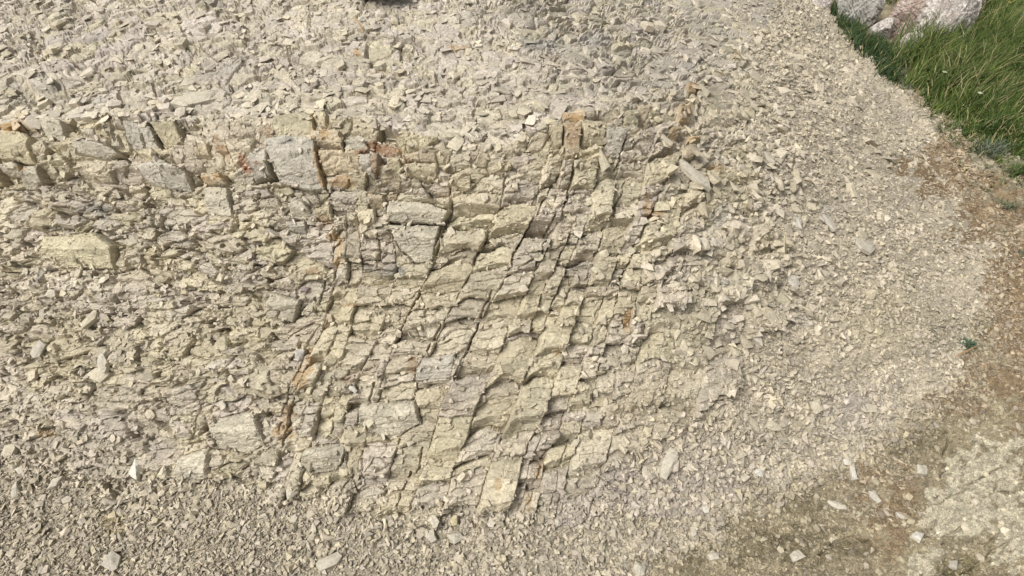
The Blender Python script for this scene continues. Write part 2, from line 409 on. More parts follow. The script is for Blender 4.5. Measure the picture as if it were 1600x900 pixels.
# traced open joints and cracks
CRACKS = [
 ([(499,200),(502,235),(507,262),(513,300),(522,325)], 1.7, 8), ([(543,222),(544,247)], 1.6, 9), ([(70,180),(78,205),(83,220)], 2.6, 14),
 ([(0,225),(8,255),(14,292)], 2.2, 12), ([(175,190),(187,215),(196,232)], 1.8, 9), ([(240,190),(252,215),(262,240)], 2.0, 11), ([(298,180),(301,205)], 1.6, 8),
 ([(228,290),(232,320),(245,345),(253,370)], 2.4, 14), ([(346,262),(355,290),(366,330)], 2.0, 12), ([(205,245),(215,262),(205,280)], 2.2, 11),
 ([(36,15),(46,42),(55,65),(70,95),(78,112)], 3.2, 3.5), ([(2,20),(18,55),(26,85),(24,120),(38,150),(48,175)], 3.2, 4), ([(52,0),(66,50),(80,100),(100,140),(110,160)], 2.6, 3.5),
 ([(190,70),(200,95)], 2.6, 3), ([(290,10),(298,28)], 2.4, 3),
 ([(705,295),(704,330),(695,360),(685,385),(672,412)], 2.6, 14), ([(778,340),(765,365),(752,385),(738,415)], 2.2, 11),
 ([(662,450),(640,492),(615,540)], 1.8, 11), ([(690,508),(672,540),(655,572)], 1.6, 9), ([(768,455),(750,500),(738,530),(725,555),(705,600)], 2.2, 12),
 ([(900,250),(893,275),(884,312),(882,320)], 2.4, 14), ([(878,268),(850,315),(830,350),(805,395),(795,420)], 2.0, 11), ([(865,338),(858,360),(848,385),(838,415)], 2.0, 10),
 ([(974,222),(967,250),(960,268)], 2.0, 11), ([(1022,240),(1015,270),(1008,302)], 1.8, 9), ([(980,285),(970,310),(958,340),(940,365),(932,400)], 1.8, 9),
 ([(1050,262),(1030,305),(1013,345),(997,380),(985,405),(968,445)], 2.4, 13), ([(1070,320),(1062,340),(1057,356)], 1.8, 9), ([(1037,348),(1028,368)], 1.6, 8),
 ([(1225,415),(1223,470),(1222,560)], 1.8, 8), ([(1130,385),(1127,420),(1120,450)], 1.8, 8), ([(585,598),(577,628)], 1.6, 9),
 ([(524,425),(520,455),(512,485)], 1.6, 7), ([(505,440),(498,475)], 1.6, 9), ([(488,520),(470,570),(450,620),(436,672)], 1.6, 6),
 ([(256,612),(270,650)], 1.6, 9), ([(330,612),(312,645),(300,690)], 1.6, 9), ([(372,555),(345,588),(335,602)], 1.6, 9), ([(436,488),(428,500)], 1.6, 8),
 ([(540,705),(528,735)], 1.6, 9), ([(585,715),(575,735)], 1.6, 8), ([(622,790),(640,740)], 1.8, 9), ([(552,738),(536,768)], 1.6, 8), ([(565,705),(568,732)], 1.6, 7),
 ([(890,690),(876,730),(858,800)], 1.8, 8), ([(862,700),(845,730),(830,775),(815,800)], 2.0, 8), ([(935,745),(960,762),(980,770)], 1.8, 8), ([(870,735),(905,762),(935,770)], 1.6, 7),
 ([(660,700),(650,740)], 1.6, 8),
 ([(1280,866),(1300,850),(1315,843),(1335,838),(1350,845),(1362,840)], 1.9, 9), ([(1515,757),(1530,750),(1545,740),(1552,733),(1566,728)], 1.9, 9),
 ([(1460,775),(1490,775),(1500,783),(1518,785)], 1.9, 9), ([(1455,832),(1460,810),(1452,790)], 1.6, 6), ([(1445,838),(1460,830)], 1.2, 3),
 ([(1560,700),(1580,730),(1600,745)], 1.7, 7)]
for pts, w, dp in CRACKS:
    xs = [p[0] for p in pts]; ys = [p[1] for p in pts]
    i0, i1 = np.searchsorted(us, [min(xs) - 12, max(xs) + 12]); j0, j1 = np.searchsorted(vs, [min(ys) - 12, max(ys) + 12])
    s_ = (slice(j0, j1), slice(i0, i1))
    d, _ = polydist(U[s_] + 3.4 * w3[s_] + 3 * w1[s_], V[s_] + 3.4 * w4[s_], pts)
    REL[s_] -= 1.0 * dp * (0.55 + 0.45 * sstep(-0.4, 0.3, fbm(U[s_] / 22, V[s_] / 22, 67, 2))) * (1 - sstep(0.35 * w, w * 1.15, d))
REL = np.where(REG == 0, REL * (0.45 + 0.55 * np.clip(s_top, 0, 1)), REL)
# large swells of the bank
REL += np.where(rock | (REG == 4), 12 * fbm(U / 170, V / 120, 71, 3), 0)
REL += np.where(REG == 0, 4 * fbm(U / 70, V / 26, 73, 3), 0)
# scree of the flank and earth
g1, g2, g3 = rid(G_id, 31), rid(G_id, 32), rid(G_id, 33)
scree = 3.4 * (g1 - 0.5) + 4.0 * np.minimum((g2 - 0.1) * G_y, 0.4 - 1.6 * G_y) + 2.0 * (g3 - 0.5) * G_x - 1.5 * (1 - sstep(0.02, 0.14, G_e))
REL += np.where(REG == 4, scree * (0.45 + 0.85 * sstep(1420, 1150, U)), 0)
REL += np.where(REG == 4, 4.5 * fbm(U / 40 + 0.3 * V / 40, V / 22, 83, 3), 0)
n_e = fbm(U / 14, V / 10, 87, 4)
k_id, k_e, k_x, k_y = cells((U + 2 * w3) / 6.0, (V + 2 * w4) / 4.6, 191)
k1 = rid(k_id, 41)
REL += np.where(REG == 5, (1.6 * (k1 - 0.3) - 1.2 * (1 - sstep(0.02, 0.16, k_e))) * sstep(-0.5, 0.4, fbm(U / 40, V / 30, 193, 3)), 0)
REL += np.where(REG == 5, 1.6 * n_e + 3 * fbm(U / 70, V / 50, 89, 3), 0)
_, m_e, _, _ = cells((U + 5 * w3 + 9 * w1) / 62, (V + 4 * w4 + 8 * w2) / 40, 197, 0.95)
mud = (np.exp(-((U - 1530) / 95) ** 2 - ((V - 790) / 110) ** 2) > 0.3) & (REG == 5)
REL -= 7 * mud * (1 - sstep(0.008, 0.03, m_e)) * sstep(-0.05, 0.2, fbm(U / 50, V / 40, 199, 2))
pit = np.exp(-(((U - 1492) / 30) ** 2 + ((V - 886) / 17) ** 2) ** 2)
REL -= 9 * pit
calm = 1 - 0.4 * sstep(240, 10, FLU - U) * rock                 # the blocks fade into the scree of the flank
calm = np.where(BT >= 0, 1.0, calm)
calm = np.where(rock, calm * (1 - 0.15 * sstep(60, 0, TOEV - V)), calm)
REL = np.where(rock, REL * calm, REL)
PD = P0 + N0 * (REL * MPP)[..., None]

# ------------------------------------------------------------------ colour of the rock itself (stains, beds, dust)
C = np.zeros(U.shape + (3,), np.float32)
def setc(m, c): C[m] = c
setc(REG == 0, (0.49, 0.441, 0.355)); setc(REG == 1, (0.468, 0.414, 0.312)); setc(REG == 2, (0.468, 0.417, 0.320))
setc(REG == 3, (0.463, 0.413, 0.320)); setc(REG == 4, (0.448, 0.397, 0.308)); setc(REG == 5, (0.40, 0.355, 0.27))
bt = np.stack([np.ones_like(r1), 1 + 0.02 * (r5 - .5), 1 + 0.16 * (r6 - 0.5)], -1) * (0.90 + 0.18 * r2)[..., None]
C = np.where(rock[..., None], C * bt, C)
for k, (poly, pr, tn) in enumerate(BLK):
    C[BT == k] = np.array(TINT[tn]) * (0.92 + 0.16 * random.random())
C *= np.where(rock, 0.88 + 0.24 * q1, np.where(REG == 4, 0.86 + 0.28 * g2, 1.0))[..., None]
C *= (0.93 + 0.14 * z1)[..., None]
CRUMB = np.where(REG == 5, 0.72 + 0.56 * k1, 1.0)[..., None]
def blend(col_, w):
    global C
    w = np.clip(w, 0, 1)[..., None]
    C = C * (1 - w) + np.array(col_, np.float32) * w
def spot(u, v, ru, rv, col_, s=1.0, rag=0.5, soft=(1.3, 0.35)):
    d = ((U - u) / ru) ** 2 + ((V - v) / rv) ** 2
    blend(col_, s * sstep(soft[0], soft[1], d + rag * (w3 + n_e)))
# regional tones: greyer pink dust on top, mauve scree at the foot, ochre soil
blend((0.44, 0.395, 0.33), 0.4 * sstep(-0.1, 0.6, fbm(U / 120, V / 60, 301, 3)) * (REG == 0))
blend((0.47, 0.41, 0.275), 0.4 * sstep(0.0, 0.6, fbm(U / 110, V / 80, 305, 3)) * ((REG == 2) | (REG == 3)))
blend((0.30, 0.265, 0.255), 1.0 * sstep(170, 20, np.hypot((U - 1000) / 1.6, V - 800 + 0.25 * (U - 1000))) * (0.6 + 0.5 * w1))
blend((0.38, 0.34, 0.31), 0.45 * sstep(110, 20, np.hypot((U - 170) / 1.3, V - 690)))
blend((0.40, 0.36, 0.34), 0.5 * sstep(90, 10, np.hypot(U - 1330, (V - 640) * 1.3)))
blend((0.50, 0.44, 0.28), 0.4 * sstep(90, 10, np.hypot((U - 1370) / 1.2, V - 500)))
C *= (1 + 0.16 * fbm(U / 80, V / 50, 341, 3) + 0.12 * fbm(U / 26, V / 16, 345, 3))[..., None]
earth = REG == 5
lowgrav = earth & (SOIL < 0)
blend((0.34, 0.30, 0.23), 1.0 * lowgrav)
e_n = fbm(U / 60, V / 40, 311, 4)
blend((0.255, 0.215, 0.14), 0.95 * (earth & (SOIL > 0)))
blend((0.33, 0.28, 0.18), 0.7 * sstep(-0.1, 0.4, e_n) * (earth & (SOIL > 0)))
for a in [(1495, 265, 80, 42), (1550, 350, 62, 52), (1590, 440, 55, 60), (1590, 530, 40, 60), (1560, 590, 50, 40)]:
    spot(*a, (0.25, 0.182, 0.108), 1.0, 1.4, (1.3, 0.6))
for a in [(1400, 780, 40, 60), (1385, 830, 50, 50), (1345, 750, 40, 25), (1590, 600, 40, 60), (1500, 630, 60, 22)]:
    spot(*a, (0.245, 0.183, 0.112), 0.85, 1.5, (1.2, 0.5))
for a in [(1540, 740, 75, 50), (1500, 800, 60, 50), (1590, 830, 60, 60), (1450, 880, 40, 24)]:
    spot(*a, (0.47, 0.425, 0.315), 0.95, 1.2, (1.1, 0.75))
for a in [(1250, 775, 34, 32), (1185, 772, 30, 22), (1060, 872, 60, 20), (1170, 850, 70, 28), (1320, 860, 60, 20), (1410, 690, 60, 25), (1255, 850, 60, 30)]:
    spot(*a, (0.17, 0.142, 0.088), 0.75, 1.4, (1.15, 0.6))
spot(1495, 885, 38, 20, (0.17, 0.145, 0.075), 0.9)  # darker olive colour over the hollow
spot(177, 820, 26, 18, (0.30, 0.25, 0.14), 0.9); spot(1480, 520, 30, 30, (0.24, 0.22, 0.15), 0.6)
spot(1560, 240, 50, 30, (0.25, 0.24, 0.17), 0.7); spot(1340, 60, 40, 20, (0.36, 0.31, 0.21), 0.5)
C *= CRUMB
# iron stains
OR, RU, RE = (0.40, 0.26, 0.12), (0.27, 0.165, 0.085), (0.29, 0.125, 0.06)
for a in [(430, 222, 14, 10, RU), (495, 215, 6, 14, OR), (393, 258, 14, 9, RE), (345, 230, 9, 12, RU), (608, 243, 14, 8, RE), (588, 238, 8, 8, RE), (592, 262, 6, 16, RU),
          (632, 247, 10, 6, OR), (520, 360, 8, 18, OR), (532, 385, 6, 20, OR), (510, 345, 14, 10, RU), (475, 590, 12, 18, OR), (445, 668, 14, 18, OR), (515, 222, 8, 12, OR), (420, 232, 10, 8, RU), (355, 240, 8, 14, RU), (400, 266, 14, 8, RE), (600, 236, 18, 6, RU), (575, 250, 10, 5, RE), (505, 270, 5, 24, OR), (528, 410, 5, 12, OR),  (635, 262, 10, 5, RU), (30, 206, 16, 8, OR), (44, 270, 12, 8, OR), (335, 280, 14, 6, OR), (540, 285, 20, 7, OR),
          (487, 565, 8, 20, OR), (455, 640, 10, 14, RU), (508, 500, 8, 10, RU), (978, 497, 8, 17, OR), (1010, 310, 6, 14, OR), (1016, 330, 10, 14, OR), (1030, 335, 9, 8, OR), (1005, 345, 5, 10, RE),
          (870, 548, 6, 12, OR), (852, 715, 5, 16, OR), (840, 745, 5, 18, OR), (825, 785, 5, 16, OR), (778, 750, 6, 12, OR), (895, 195, 14, 9, OR), (890, 225, 12, 24, RU),
          (1045, 235, 5, 14, RU), (645, 568, 9, 12, RU), (545, 592, 14, 5, RU), (250, 888, 5, 10, RE), (310, 885, 8, 5, OR), (1118, 262, 10, 8, OR), (560, 85, 8, 6, OR), (715, 75, 14, 4, OR), (58, 82, 6, 3, RE),
          (795, 845, 10, 4, RU), (745, 820, 6, 6, RU), (68, 680, 16, 5, OR), (545, 475, 16, 5, RU), (490, 425, 12, 6, RU)]:
    spot(*a, 0.58 if a[0] < 700 else 0.5, 1.5)
# lichen and black weathering
for a in [(820, 62, 14, 12), (838, 70, 26, 12), (460, 238, 14, 6), (150, 328, 22, 8), (165, 340, 8, 8), (1325, 0, 20, 10), (615, 425, 22, 12)]:
    spot(*a, (0.22, 0.215, 0.20), 0.6, 0.9)
for a in [(1130, 340, 20, 18), (1110, 385, 14, 24), (1120, 440, 18, 10), (930, 60, 30, 14), (1290, 340, 10, 22), (1255, 500, 12, 12), (1065, 480, 10, 14), (870, 70, 26, 16)]:
    spot(*a, (0.43, 0.405, 0.36), 0.6)
COLS = np.concatenate([C, np.ones(U.shape + (1,), np.float32)], -1)

# ------------------------------------------------------------------ materials
def mat_base(name):
    m = bpy.data.materials.new(name); m.use_nodes = True
    nt = m.node_tree; nt.nodes.clear()
    out = nt.nodes.new("ShaderNodeOutputMaterial"); bs = nt.nodes.new("ShaderNodeBsdfPrincipled")
    nt.links.new(bs.outputs[0], out.inputs["Surface"])
    return m, nt, bs

def rock_mat(name, base=None, rough=0.92, bump=0.5, scale=90.0, amount=0.34, tint2=None):
    m, nt, bs = mat_base(name)
    N, K = nt.nodes, nt.links
    tc = N.new("ShaderNodeTexCoord")
    n1 = N.new("ShaderNodeTexNoise"); n1.inputs["Scale"].default_value = scale; n1.inputs["Detail"].default_value = 8; n1.inputs["Roughness"].default_value = 0.65
    K.new(tc.outputs["Object"], n1.inputs["Vector"])
    n2 = N.new("ShaderNodeTexNoise"); n2.inputs["Scale"].default_value = scale * 0.22; n2.inputs["Detail"].default_value = 4
    K.new(tc.outputs["Object"], n2.inputs["Vector"])
    mr = N.new("ShaderNodeMapRange"); mr.inputs["From Min"].default_value = 0.3; mr.inputs["From Max"].default_value = 0.7
    mr.inputs["To Min"].default_value = 1 - amount; mr.inputs["To Max"].default_value = 1 + amount * 0.75
    K.new(n1.outputs["Fac"], mr.inputs["Value"])
    mul = N.new("ShaderNodeVectorMath"); mul.operation = 'SCALE'
    if base is None:
        at_ = N.new("ShaderNodeAttribute"); at_.attribute_name = "Col"
        src = at_.outputs["Color"]
    else:
        mix = N.new("ShaderNodeMix"); mix.data_type = 'RGBA'
        mix.inputs["A"].default_value = (*base, 1); mix.inputs["B"].default_value = (*(tint2 or base), 1)
        mr2 = N.new("ShaderNodeMapRange"); mr2.inputs["From Min"].default_value = 0.42; mr2.inputs["From Max"].default_value = 0.6
        K.new(n2.outputs["Fac"], mr2.inputs["Value"]); K.new(mr2.outputs[0], mix.inputs["Factor"])
        src = mix.outputs["Result"]
    K.new(src, mul.inputs[0]); K.new(mr.outputs[0], mul.inputs["Scale"])
    K.new(mul.outputs[0], bs.inputs["Base Color"])
    bs.inputs["Roughness"].default_value = rough
    bs.inputs["Specular IOR Level"].default_value = 0.2
    bp = N.new("ShaderNodeBump"); bp.inputs["Strength"].default_value = bump; bp.inputs["Distance"].default_value = 0.004
    K.new(n1.outputs["Fac"], bp.inputs["Height"]); K.new(bp.outputs[0], bs.inputs["Normal"])
    return m

M_ROCK = rock_mat("shale", None, 0.95, 0.75, 130.0, 0.36)
M_EARTH = rock_mat("earth", None, 0.97, 0.9, 210.0, 0.6)
M_STONE = rock_mat("shale_chip", None, 0.93, 0.5, 130.0, 0.28)

# ------------------------------------------------------------------ mesh building
def mesh_from(name, verts, faces, colors=None, mat=None, smooth=False):
    me = bpy.data.meshes.new(name)
    nf, k = faces.shape
    me.vertices.add(len(verts)); me.vertices.foreach_set("co", np.ascontiguousarray(verts, np.float32).ravel())
    me.loops.add(nf * k); me.loops.foreach_set("vertex_index", np.ascontiguousarray(faces, np.int32).ravel())
    me.polygons.add(nf)
    me.polygons.foreach_set("loop_start", np.arange(0, nf * k, k, dtype=np.int32))
    me.update(calc_edges=True)
    me.validate()
    if smooth: me.polygons.foreach_set("use_smooth", np.ones(len(me.polygons), bool))
    else: me.polygons.foreach_set("use_smooth", np.zeros(len(me.polygons), bool))
    if colors is not None:
        ca_ = me.color_attributes.new("Col", 'FLOAT_COLOR', 'POINT')
        ca_.data.foreach_set("color", np.ascontiguousarray(colors, np.float32).ravel())
    if mat: me.materials.append(mat)
    return me

def link(name, me, parent=None, label=None, cat=None, group=None, kind=None, loc=None):
    o = bpy.data.objects.new(name, me); col.objects.link(o)
    if parent is not None:
        o.parent = parent
        o.location = -parent.location if loc is None else loc
    elif loc is not None: o.location = loc
    for key, val in (("label", label), ("category", cat), ("group", group), ("kind", kind)):
        if val: o[key] = val
    return o

VI = np.arange(NV * NU).reshape(NV, NU)
QUAD = np.stack([VI[1:, :-1], VI[1:, 1:], VI[:-1, 1:], VI[:-1, :-1]], -1).reshape(-1, 4)
relq = REL.ravel()[QUAD]
best = np.take_along_axis(QUAD, np.argmax(relq, 1)[:, None], 1)[:, 0]
fbid = BID.ravel()[best]; freg = REG.ravel()[best]
fbid = np.where(freg <= 3, fbid, np.where(freg == 4, -4, -5))
VERT = PD.reshape(-1, 3); VCOL = COLS.reshape(-1, 4)

uc, vc = U.ravel()[best], V.ravel()[best]
inside = (uc > 0) & (uc < 1600) & (vc > 0) & (vc < 900)
ids, cnt = np.unique(fbid[(fbid > 0) & inside], return_counts=True)
order = np.argsort(-cnt)
hand = [i for i in ids if i >= 90_000_000_000 and i < 90_000_001_000]
chosen = list(hand)
for i in order:
    if len(chosen) >= 300: break
    if ids[i] not in hand: chosen.append(ids[i])
chosen = np.array(sorted(chosen))

outcrop = bpy.data.objects.new("rock_outcrop", None)
outcrop.location = (0.0, 0.9, 0.0)
outcrop["label"] = "pale fractured shale bank, blocky along its broken edge, filling most of the picture"
outcrop["category"] = "rock outcrop"
col.objects.link(outcrop)

def submesh(name, sel, mat, skirt=0.0):
    q = QUAD[sel]
    vid, inv = np.unique(q, return_inverse=True)
    inv = inv.reshape(q.shape)
    vv = VERT[vid]; cc = VCOL[vid]
    if skirt:
        e = np.concatenate([inv[:, [0, 1]], inv[:, [1, 2]], inv[:, [2, 3]], inv[:, [3, 0]]])
        key = np.minimum(e[:, 0], e[:, 1]).astype(np.int64) * len(vid) + np.maximum(e[:, 0], e[:, 1])
        _, ind, c_ = np.unique(key, return_index=True, return_counts=True)
        be = e[ind[c_ == 1]]
        bv, binv = np.unique(be, return_inverse=True); binv = binv.reshape(be.shape)
        nb = len(vv)
        vv = np.concatenate([vv, vv[bv] - N0.reshape(-1, 3)[vid[bv]] * skirt]); cc = np.concatenate([cc, cc[bv]])
        inv = np.concatenate([inv, np.stack([be[:, 1], be[:, 0], binv[:, 0] + nb, binv[:, 1] + nb], -1)])
    return mesh_from(name, vv, inv, cc, mat)

pos = np.searchsorted(chosen, fbid); pos = np.clip(pos, 0, len(chosen) - 1)
isblk = chosen[pos] == fbid
ordr = np.argsort(np.where(isblk, pos, 10 ** 9), kind='stable')
spos = pos[ordr][: isblk.sum()]
starts = np.searchsorted(spos, np.arange(len(chosen))); ends = np.searchsorted(spos, np.arange(len(chosen)), side='right')
STAINED = {'orange': "orange iron-stained block", 'rust': "rust-brown stained block"}
for k in range(len(chosen)):
    sel = ordr[starts[k]:ends[k]]
    if len(sel) < 4: continue
    o = link("rock_block", submesh("rock_block", sel, M_ROCK, 0.035), outcrop)
    if chosen[k] >= 90_000_000_000 and chosen[k] < 90_000_001_000:
        lb = STAINED.get(BLK[int(chosen[k] - 90_000_000_000)][2])
        if lb: o["label"] = lb
link("fractured_rock", submesh("fractured_rock", np.where(~isblk & (fbid > 0))[0], M_ROCK), outcrop, kind="stuff")
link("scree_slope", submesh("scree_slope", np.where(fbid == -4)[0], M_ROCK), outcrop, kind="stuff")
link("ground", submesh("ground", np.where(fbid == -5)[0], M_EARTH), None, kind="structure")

# far terrain: one wide sheet a little below everything, out to the horizon
fx = np.concatenate([np.linspace(-150, -7, 14), np.linspace(-6.6, 6.6, 67), np.linspace(7, 150, 14)])
fy = np.concatenate([np.linspace(-150, -2.2, 14), np.linspace(-1.9, 10.5, 63), np.linspace(11, 150, 14)])
FX, FY = np.meshgrid(fx, fy)
inb = (FX > GX0) & (FX < GX1 - .1) & (FY > GY0) & (FY < GY1 - .1)
FZ = np.where(inb, Hat(FX, FY), 0.0) - 0.09
FZ = np.where(~inb, np.maximum(FZ, np.where((FX < -6) & (FY > 2.5), 0.5, -0.2)), FZ)
fi = np.arange(FX.size).reshape(FX.shape)
fq = np.stack([fi[:-1, :-1], fi[:-1, 1:], fi[1:, 1:], fi[1:, :-1]], -1).reshape(-1, 4)
fcol = np.ones((FX.size, 4), np.float32); fcol[:, :3] = (0.40, 0.352, 0.27)
link("terrain", mesh_from("terrain", np.stack([FX, FY, FZ], -1).reshape(-1, 3), fq, fcol, M_EARTH, True), None, kind="structure")

# ------------------------------------------------------------------ stones
def hull_template(n, flat, boxy, seed):
    rg = random.Random(seed)
    bm = bmesh.new()
    for _ in range(n):
        v = Vector((rg.uniform(-1, 1), rg.uniform(-1, 1), rg.uniform(-1, 1)))
        if boxy:
            m_ = max(abs(v.x), abs(v.y), abs(v.z)); v = v / m_
            v = Vector([max(-1, min(1, c * 1.25)) for c in v])
        else: v.normalize()
        bm.verts.new((v.x * 0.5, v.y * 0.5 * rg.uniform(0.6, 0.95), v.z * 0.5 * flat))
    bmesh.ops.convex_hull(bm, input=bm.verts)
    bmesh.ops.delete(bm, geom=[v for v in bm.verts if not v.link_faces], context='VERTS')
    bmesh.ops.triangulate(bm, faces=bm.faces[:])
    bmesh.ops.recalc_face_normals(bm, faces=bm.faces[:])
    bm.verts.index_update()
    vs_ = np.array([v.co[:] for v in bm.verts], np.float32)
    fs_ = np.array([[v.index for v in f.verts] for f in bm.faces], np.int32)
    bm.free()
    return vs_, fs_
TPL = [hull_template(9 if s % 2 else 11, random.Random(s).uniform(0.22, 0.5), s % 3 != 0, s) for s in range(36)]
TPL_FLAT = [hull_template(10, random.Random(s).uniform(0.10, 0.26), True, 300 + s) for s in range(30)]
TPL_SMALL = [hull_template(7, random.Random(s).uniform(0.4, 0.75), s % 2 == 0, 100 + s) for s in range(24)]

def frames(n, yaw, tilt):
    """tangent frames around normals n with a yaw and a random tilt"""
    k_ = len(n)
    nn = n + tilt[:, None] * RNG.normal(size=(k_, 3))
    nn /= np.linalg.norm(nn, axis=1, keepdims=True)
    ref = np.tile(np.array([1.0, 0, 0]), (k_, 1))
    a = ref - nn * (ref * nn).sum(1, keepdims=True); a /= np.linalg.norm(a, axis=1, keepdims=True)
    b = np.cross(nn, a)
    c_, s_ = np.cos(yaw)[:, None], np.sin(yaw)[:, None]
    return np.stack([a * c_ + b * s_, -a * s_ + b * c_, nn], -1)      # columns x, y, z

def nearest_grid(A, u, v):
    i = np.clip(np.searchsorted(us, u), 0, NU - 1); j = np.clip(np.searchsorted(vs, v), 0, NV - 1)
    return A[j, i]

def stone_mesh(name, u, v, size, lift, tilt, colors, tpls, mat):
    n_ = len(u)
    _, nr, mp = at(u, v)
    p = nearest_grid(PD, u, v)
    yaw = RNG.uniform(0, 6.283, n_)
    R = frames(nr * 0.7 + np.array([0, 0, 0.3]), yaw, np.full(n_, tilt))
    s = size * mp
    asp = np.stack([np.ones(n_), RNG.uniform(0.6, 1.0, n_), RNG.uniform(0.6, 1.15, n_)], -1)
    which = RNG.integers(0, len(tpls), n_)
    vv, ff, cc, base = [], [], [], 0
    for k in range(len(tpls)):
        w = np.where(which == k)[0]
        if not len(w): continue
        tv_, tf_ = tpls[k]
        loc = tv_[None] * (asp[w] * s[w, None])[:, None, :]
        wv = np.einsum('nij,nkj->nki', R[w], loc) + (p[w] + nr[w] * (lift * s[w])[:, None])[:, None, :]
        vv.append(wv.reshape(-1, 3))
        ff.append((tf_[None] + (base + np.arange(len(w)) * len(tv_))[:, None, None]).reshape(-1, 3))
        cc.append(np.repeat(colors[w], len(tv_), 0))
        base += len(w) * len(tv_)
    cc = np.concatenate(cc); cc = np.concatenate([cc, np.ones((len(cc), 1))], 1)
    return mesh_from(name, np.concatenate(vv), np.concatenate(ff), cc, mat)

def scatter(n, u0, u1, v0, v1, wfun):
    u = RNG.uniform(u0, u1, n); v = RNG.uniform(v0, v1, n)
    w = wfun(u, v)
    keep = RNG.uniform(0, 1, n) < w
    return u[keep], v[keep]

def stone_cols(u, v, light=(0.80, 1.25), own=0.5):
    own = own * 0.85
    c0 = nearest_grid(C, u, v)
    pale = np.array([0.515, 0.461, 0.362]) * np.stack([np.ones(len(u)), RNG.uniform(0.97, 1.01, len(u)), RNG.uniform(0.88, 1.08, len(u))], -1)
    return (c0 * own + pale * (1 - own)) * RNG.uniform(light[0], light[1], len(u))[:, None]

def sizes(n, lo, hi, a=2.2):
    x = RNG.uniform(0, 1, n)
    return (lo ** (1 - a) + x * (hi ** (1 - a) - lo ** (1 - a))) ** (1 / (1 - a))

soil_i = lambda u, v: u - np.interp(v, soil_v, soil_u)
toe_i = lambda u, v: v - np.interp(u, toe_u, toe_v)
lip_i = lambda u, v: v - np.interp(u, lip_u, lip_v)
fl_i = lambda u, v: u - np.interp(v, FL_v, FL_u)

# gravel at the foot and on the flank
def w_foot(u, v):
    a = sstep(-45, 15, toe_i(u, v)) * sstep(60, -30, soil_i(u, v))
    return a * (0.45 + 0.55 * sstep(-0.4, 0.2, fbm(u / 45, v / 26, 401, 3)))
u, v = scatter(76000, -120, 1500, 600, 960, w_foot)
sz = sizes(len(u), 3.6, 15.0, 2.5) * (1 + 0.35 * fbm(u / 50, v / 30, 433, 3))
link("gravel", stone_mesh("gravel", u, v, sz, 0.2, 0.5, stone_cols(u, v, (0.76, 1.3), 0.55), TPL_SMALL, M_STONE), None, kind="stuff")
def w_flank(u, v):
    a = sstep(-60, 60, fl_i(u, v)) * sstep(38, -30, soil_i(u, v)) * (toe_i(u, v) < 40)
    return a * (0.35 + 0.65 * sstep(-0.45, 0.25, fbm((u + 0.5 * v) / 55, (v - 0.4 * u) / 26, 405, 3)))
u, v = scatter(98000, 880, 1620, -20, 800, w_flank)
sz = sizes(len(u), 3.6, 13.0, 2.7) * np.clip(0.6 + 0.4 * v / 500, 0.55, 1.0) * np.interp(u, [1050, 1250, 1500], [1.5, 1.1, 0.8]) * (1 + 0.45 * fbm((u + 0.5 * v) / 60, (v - 0.4 * u) / 28, 431, 3))
link("fine_scree", stone_mesh("fine_scree", u, v, sz, 0.15, 0.4, stone_cols(u, v, (0.7, 1.3), 0.5), TPL_SMALL, M_STONE), outcrop, kind="stuff")
# chips lying on the receding top and on the ledges of the face
def w_top(u, v):
    return (lip_i(u, v) < 10) * (fl_i(u, v) < 40) * (0.5 + 0.5 * sstep(-0.2, 0.4, fbm(u / 60, v / 25, 411, 2)))
u, v = scatter(5200, -60, 1300, -20, 245, w_top)
sz = sizes(len(u), 6.0, 30.0, 2.0) * np.clip(0.6 + 0.4 * v / 210, 0.5, 1.0)
link("loose_chips", stone_mesh("loose_chips", u, v, sz, 0.06, 0.14, stone_cols(u, v, (0.85, 1.18), 0.7), TPL_FLAT, M_STONE), outcrop, kind="stuff")
rel_i = lambda u, v: nearest_grid(EDG, u, v)
RUB = [(60, 470, 110, 70), (40, 640, 120, 60), (150, 700, 150, 40), (330, 440, 90, 40), (560, 350, 60, 30), (980, 250, 130, 60), (1080, 430, 90, 120), (1010, 600, 110, 110), (200, 530, 120, 40), (470, 760, 200, 30), (900, 330, 60, 60), (640, 480, 60, 30)]
def w_face(u, v):
    a = np.full(u.shape, 0.10)
    for (x, y, rx, ry) in RUB:
        a = np.maximum(a, 0.75 * np.exp(-((u - x) / rx) ** 2 - ((v - y) / ry) ** 2))
    a = np.maximum(a, 0.4 * (rel_i(u, v) < 3))
    a = np.maximum(a, 0.8 * sstep(-190, -10, fl_i(u, v)) * (0.35 + 0.65 * sstep(-0.2, 0.3, fbm(u / 40, v / 30, 441, 3))))
    return a * (lip_i(u, v) > 0) * (toe_i(u, v) < 10) * (fl_i(u, v) < 60)
u, v = scatter(34000, -60, 1250, 180, 830, w_face)
sz = sizes(len(u), 3.6, 15.0, 2.4)
link("ledge_rubble", stone_mesh("ledge_rubble", u, v, sz, 0.15, 0.5, stone_cols(u, v, (0.8, 1.2), 0.65), TPL, M_STONE), outcrop, kind="stuff")
# grit on the bare earth
def w_earth(u, v):
    return (soil_i(u, v) > -10) * (0.3 + 0.7 * sstep(220, 10, soil_i(u, v))) * (0.2 + 0.8 * sstep(-0.35, 0.25, fbm(u / 45, v / 35, 421, 3))) * (1 - 0.6 * np.exp(-((u - 1540) / 90) ** 2 - ((v - 770) / 80) ** 2)) * (v > 150)
u, v = scatter(85000, 980, 1680, 150, 960, w_earth)
sz = sizes(len(u), 2.8, 13.0, 2.6)
link("earth_grit", stone_mesh("earth_grit", u, v, sz, 0.05, 0.4, stone_cols(u, v, (0.6, 1.35), 0.75), TPL_SMALL, M_STONE), None, kind="stuff")

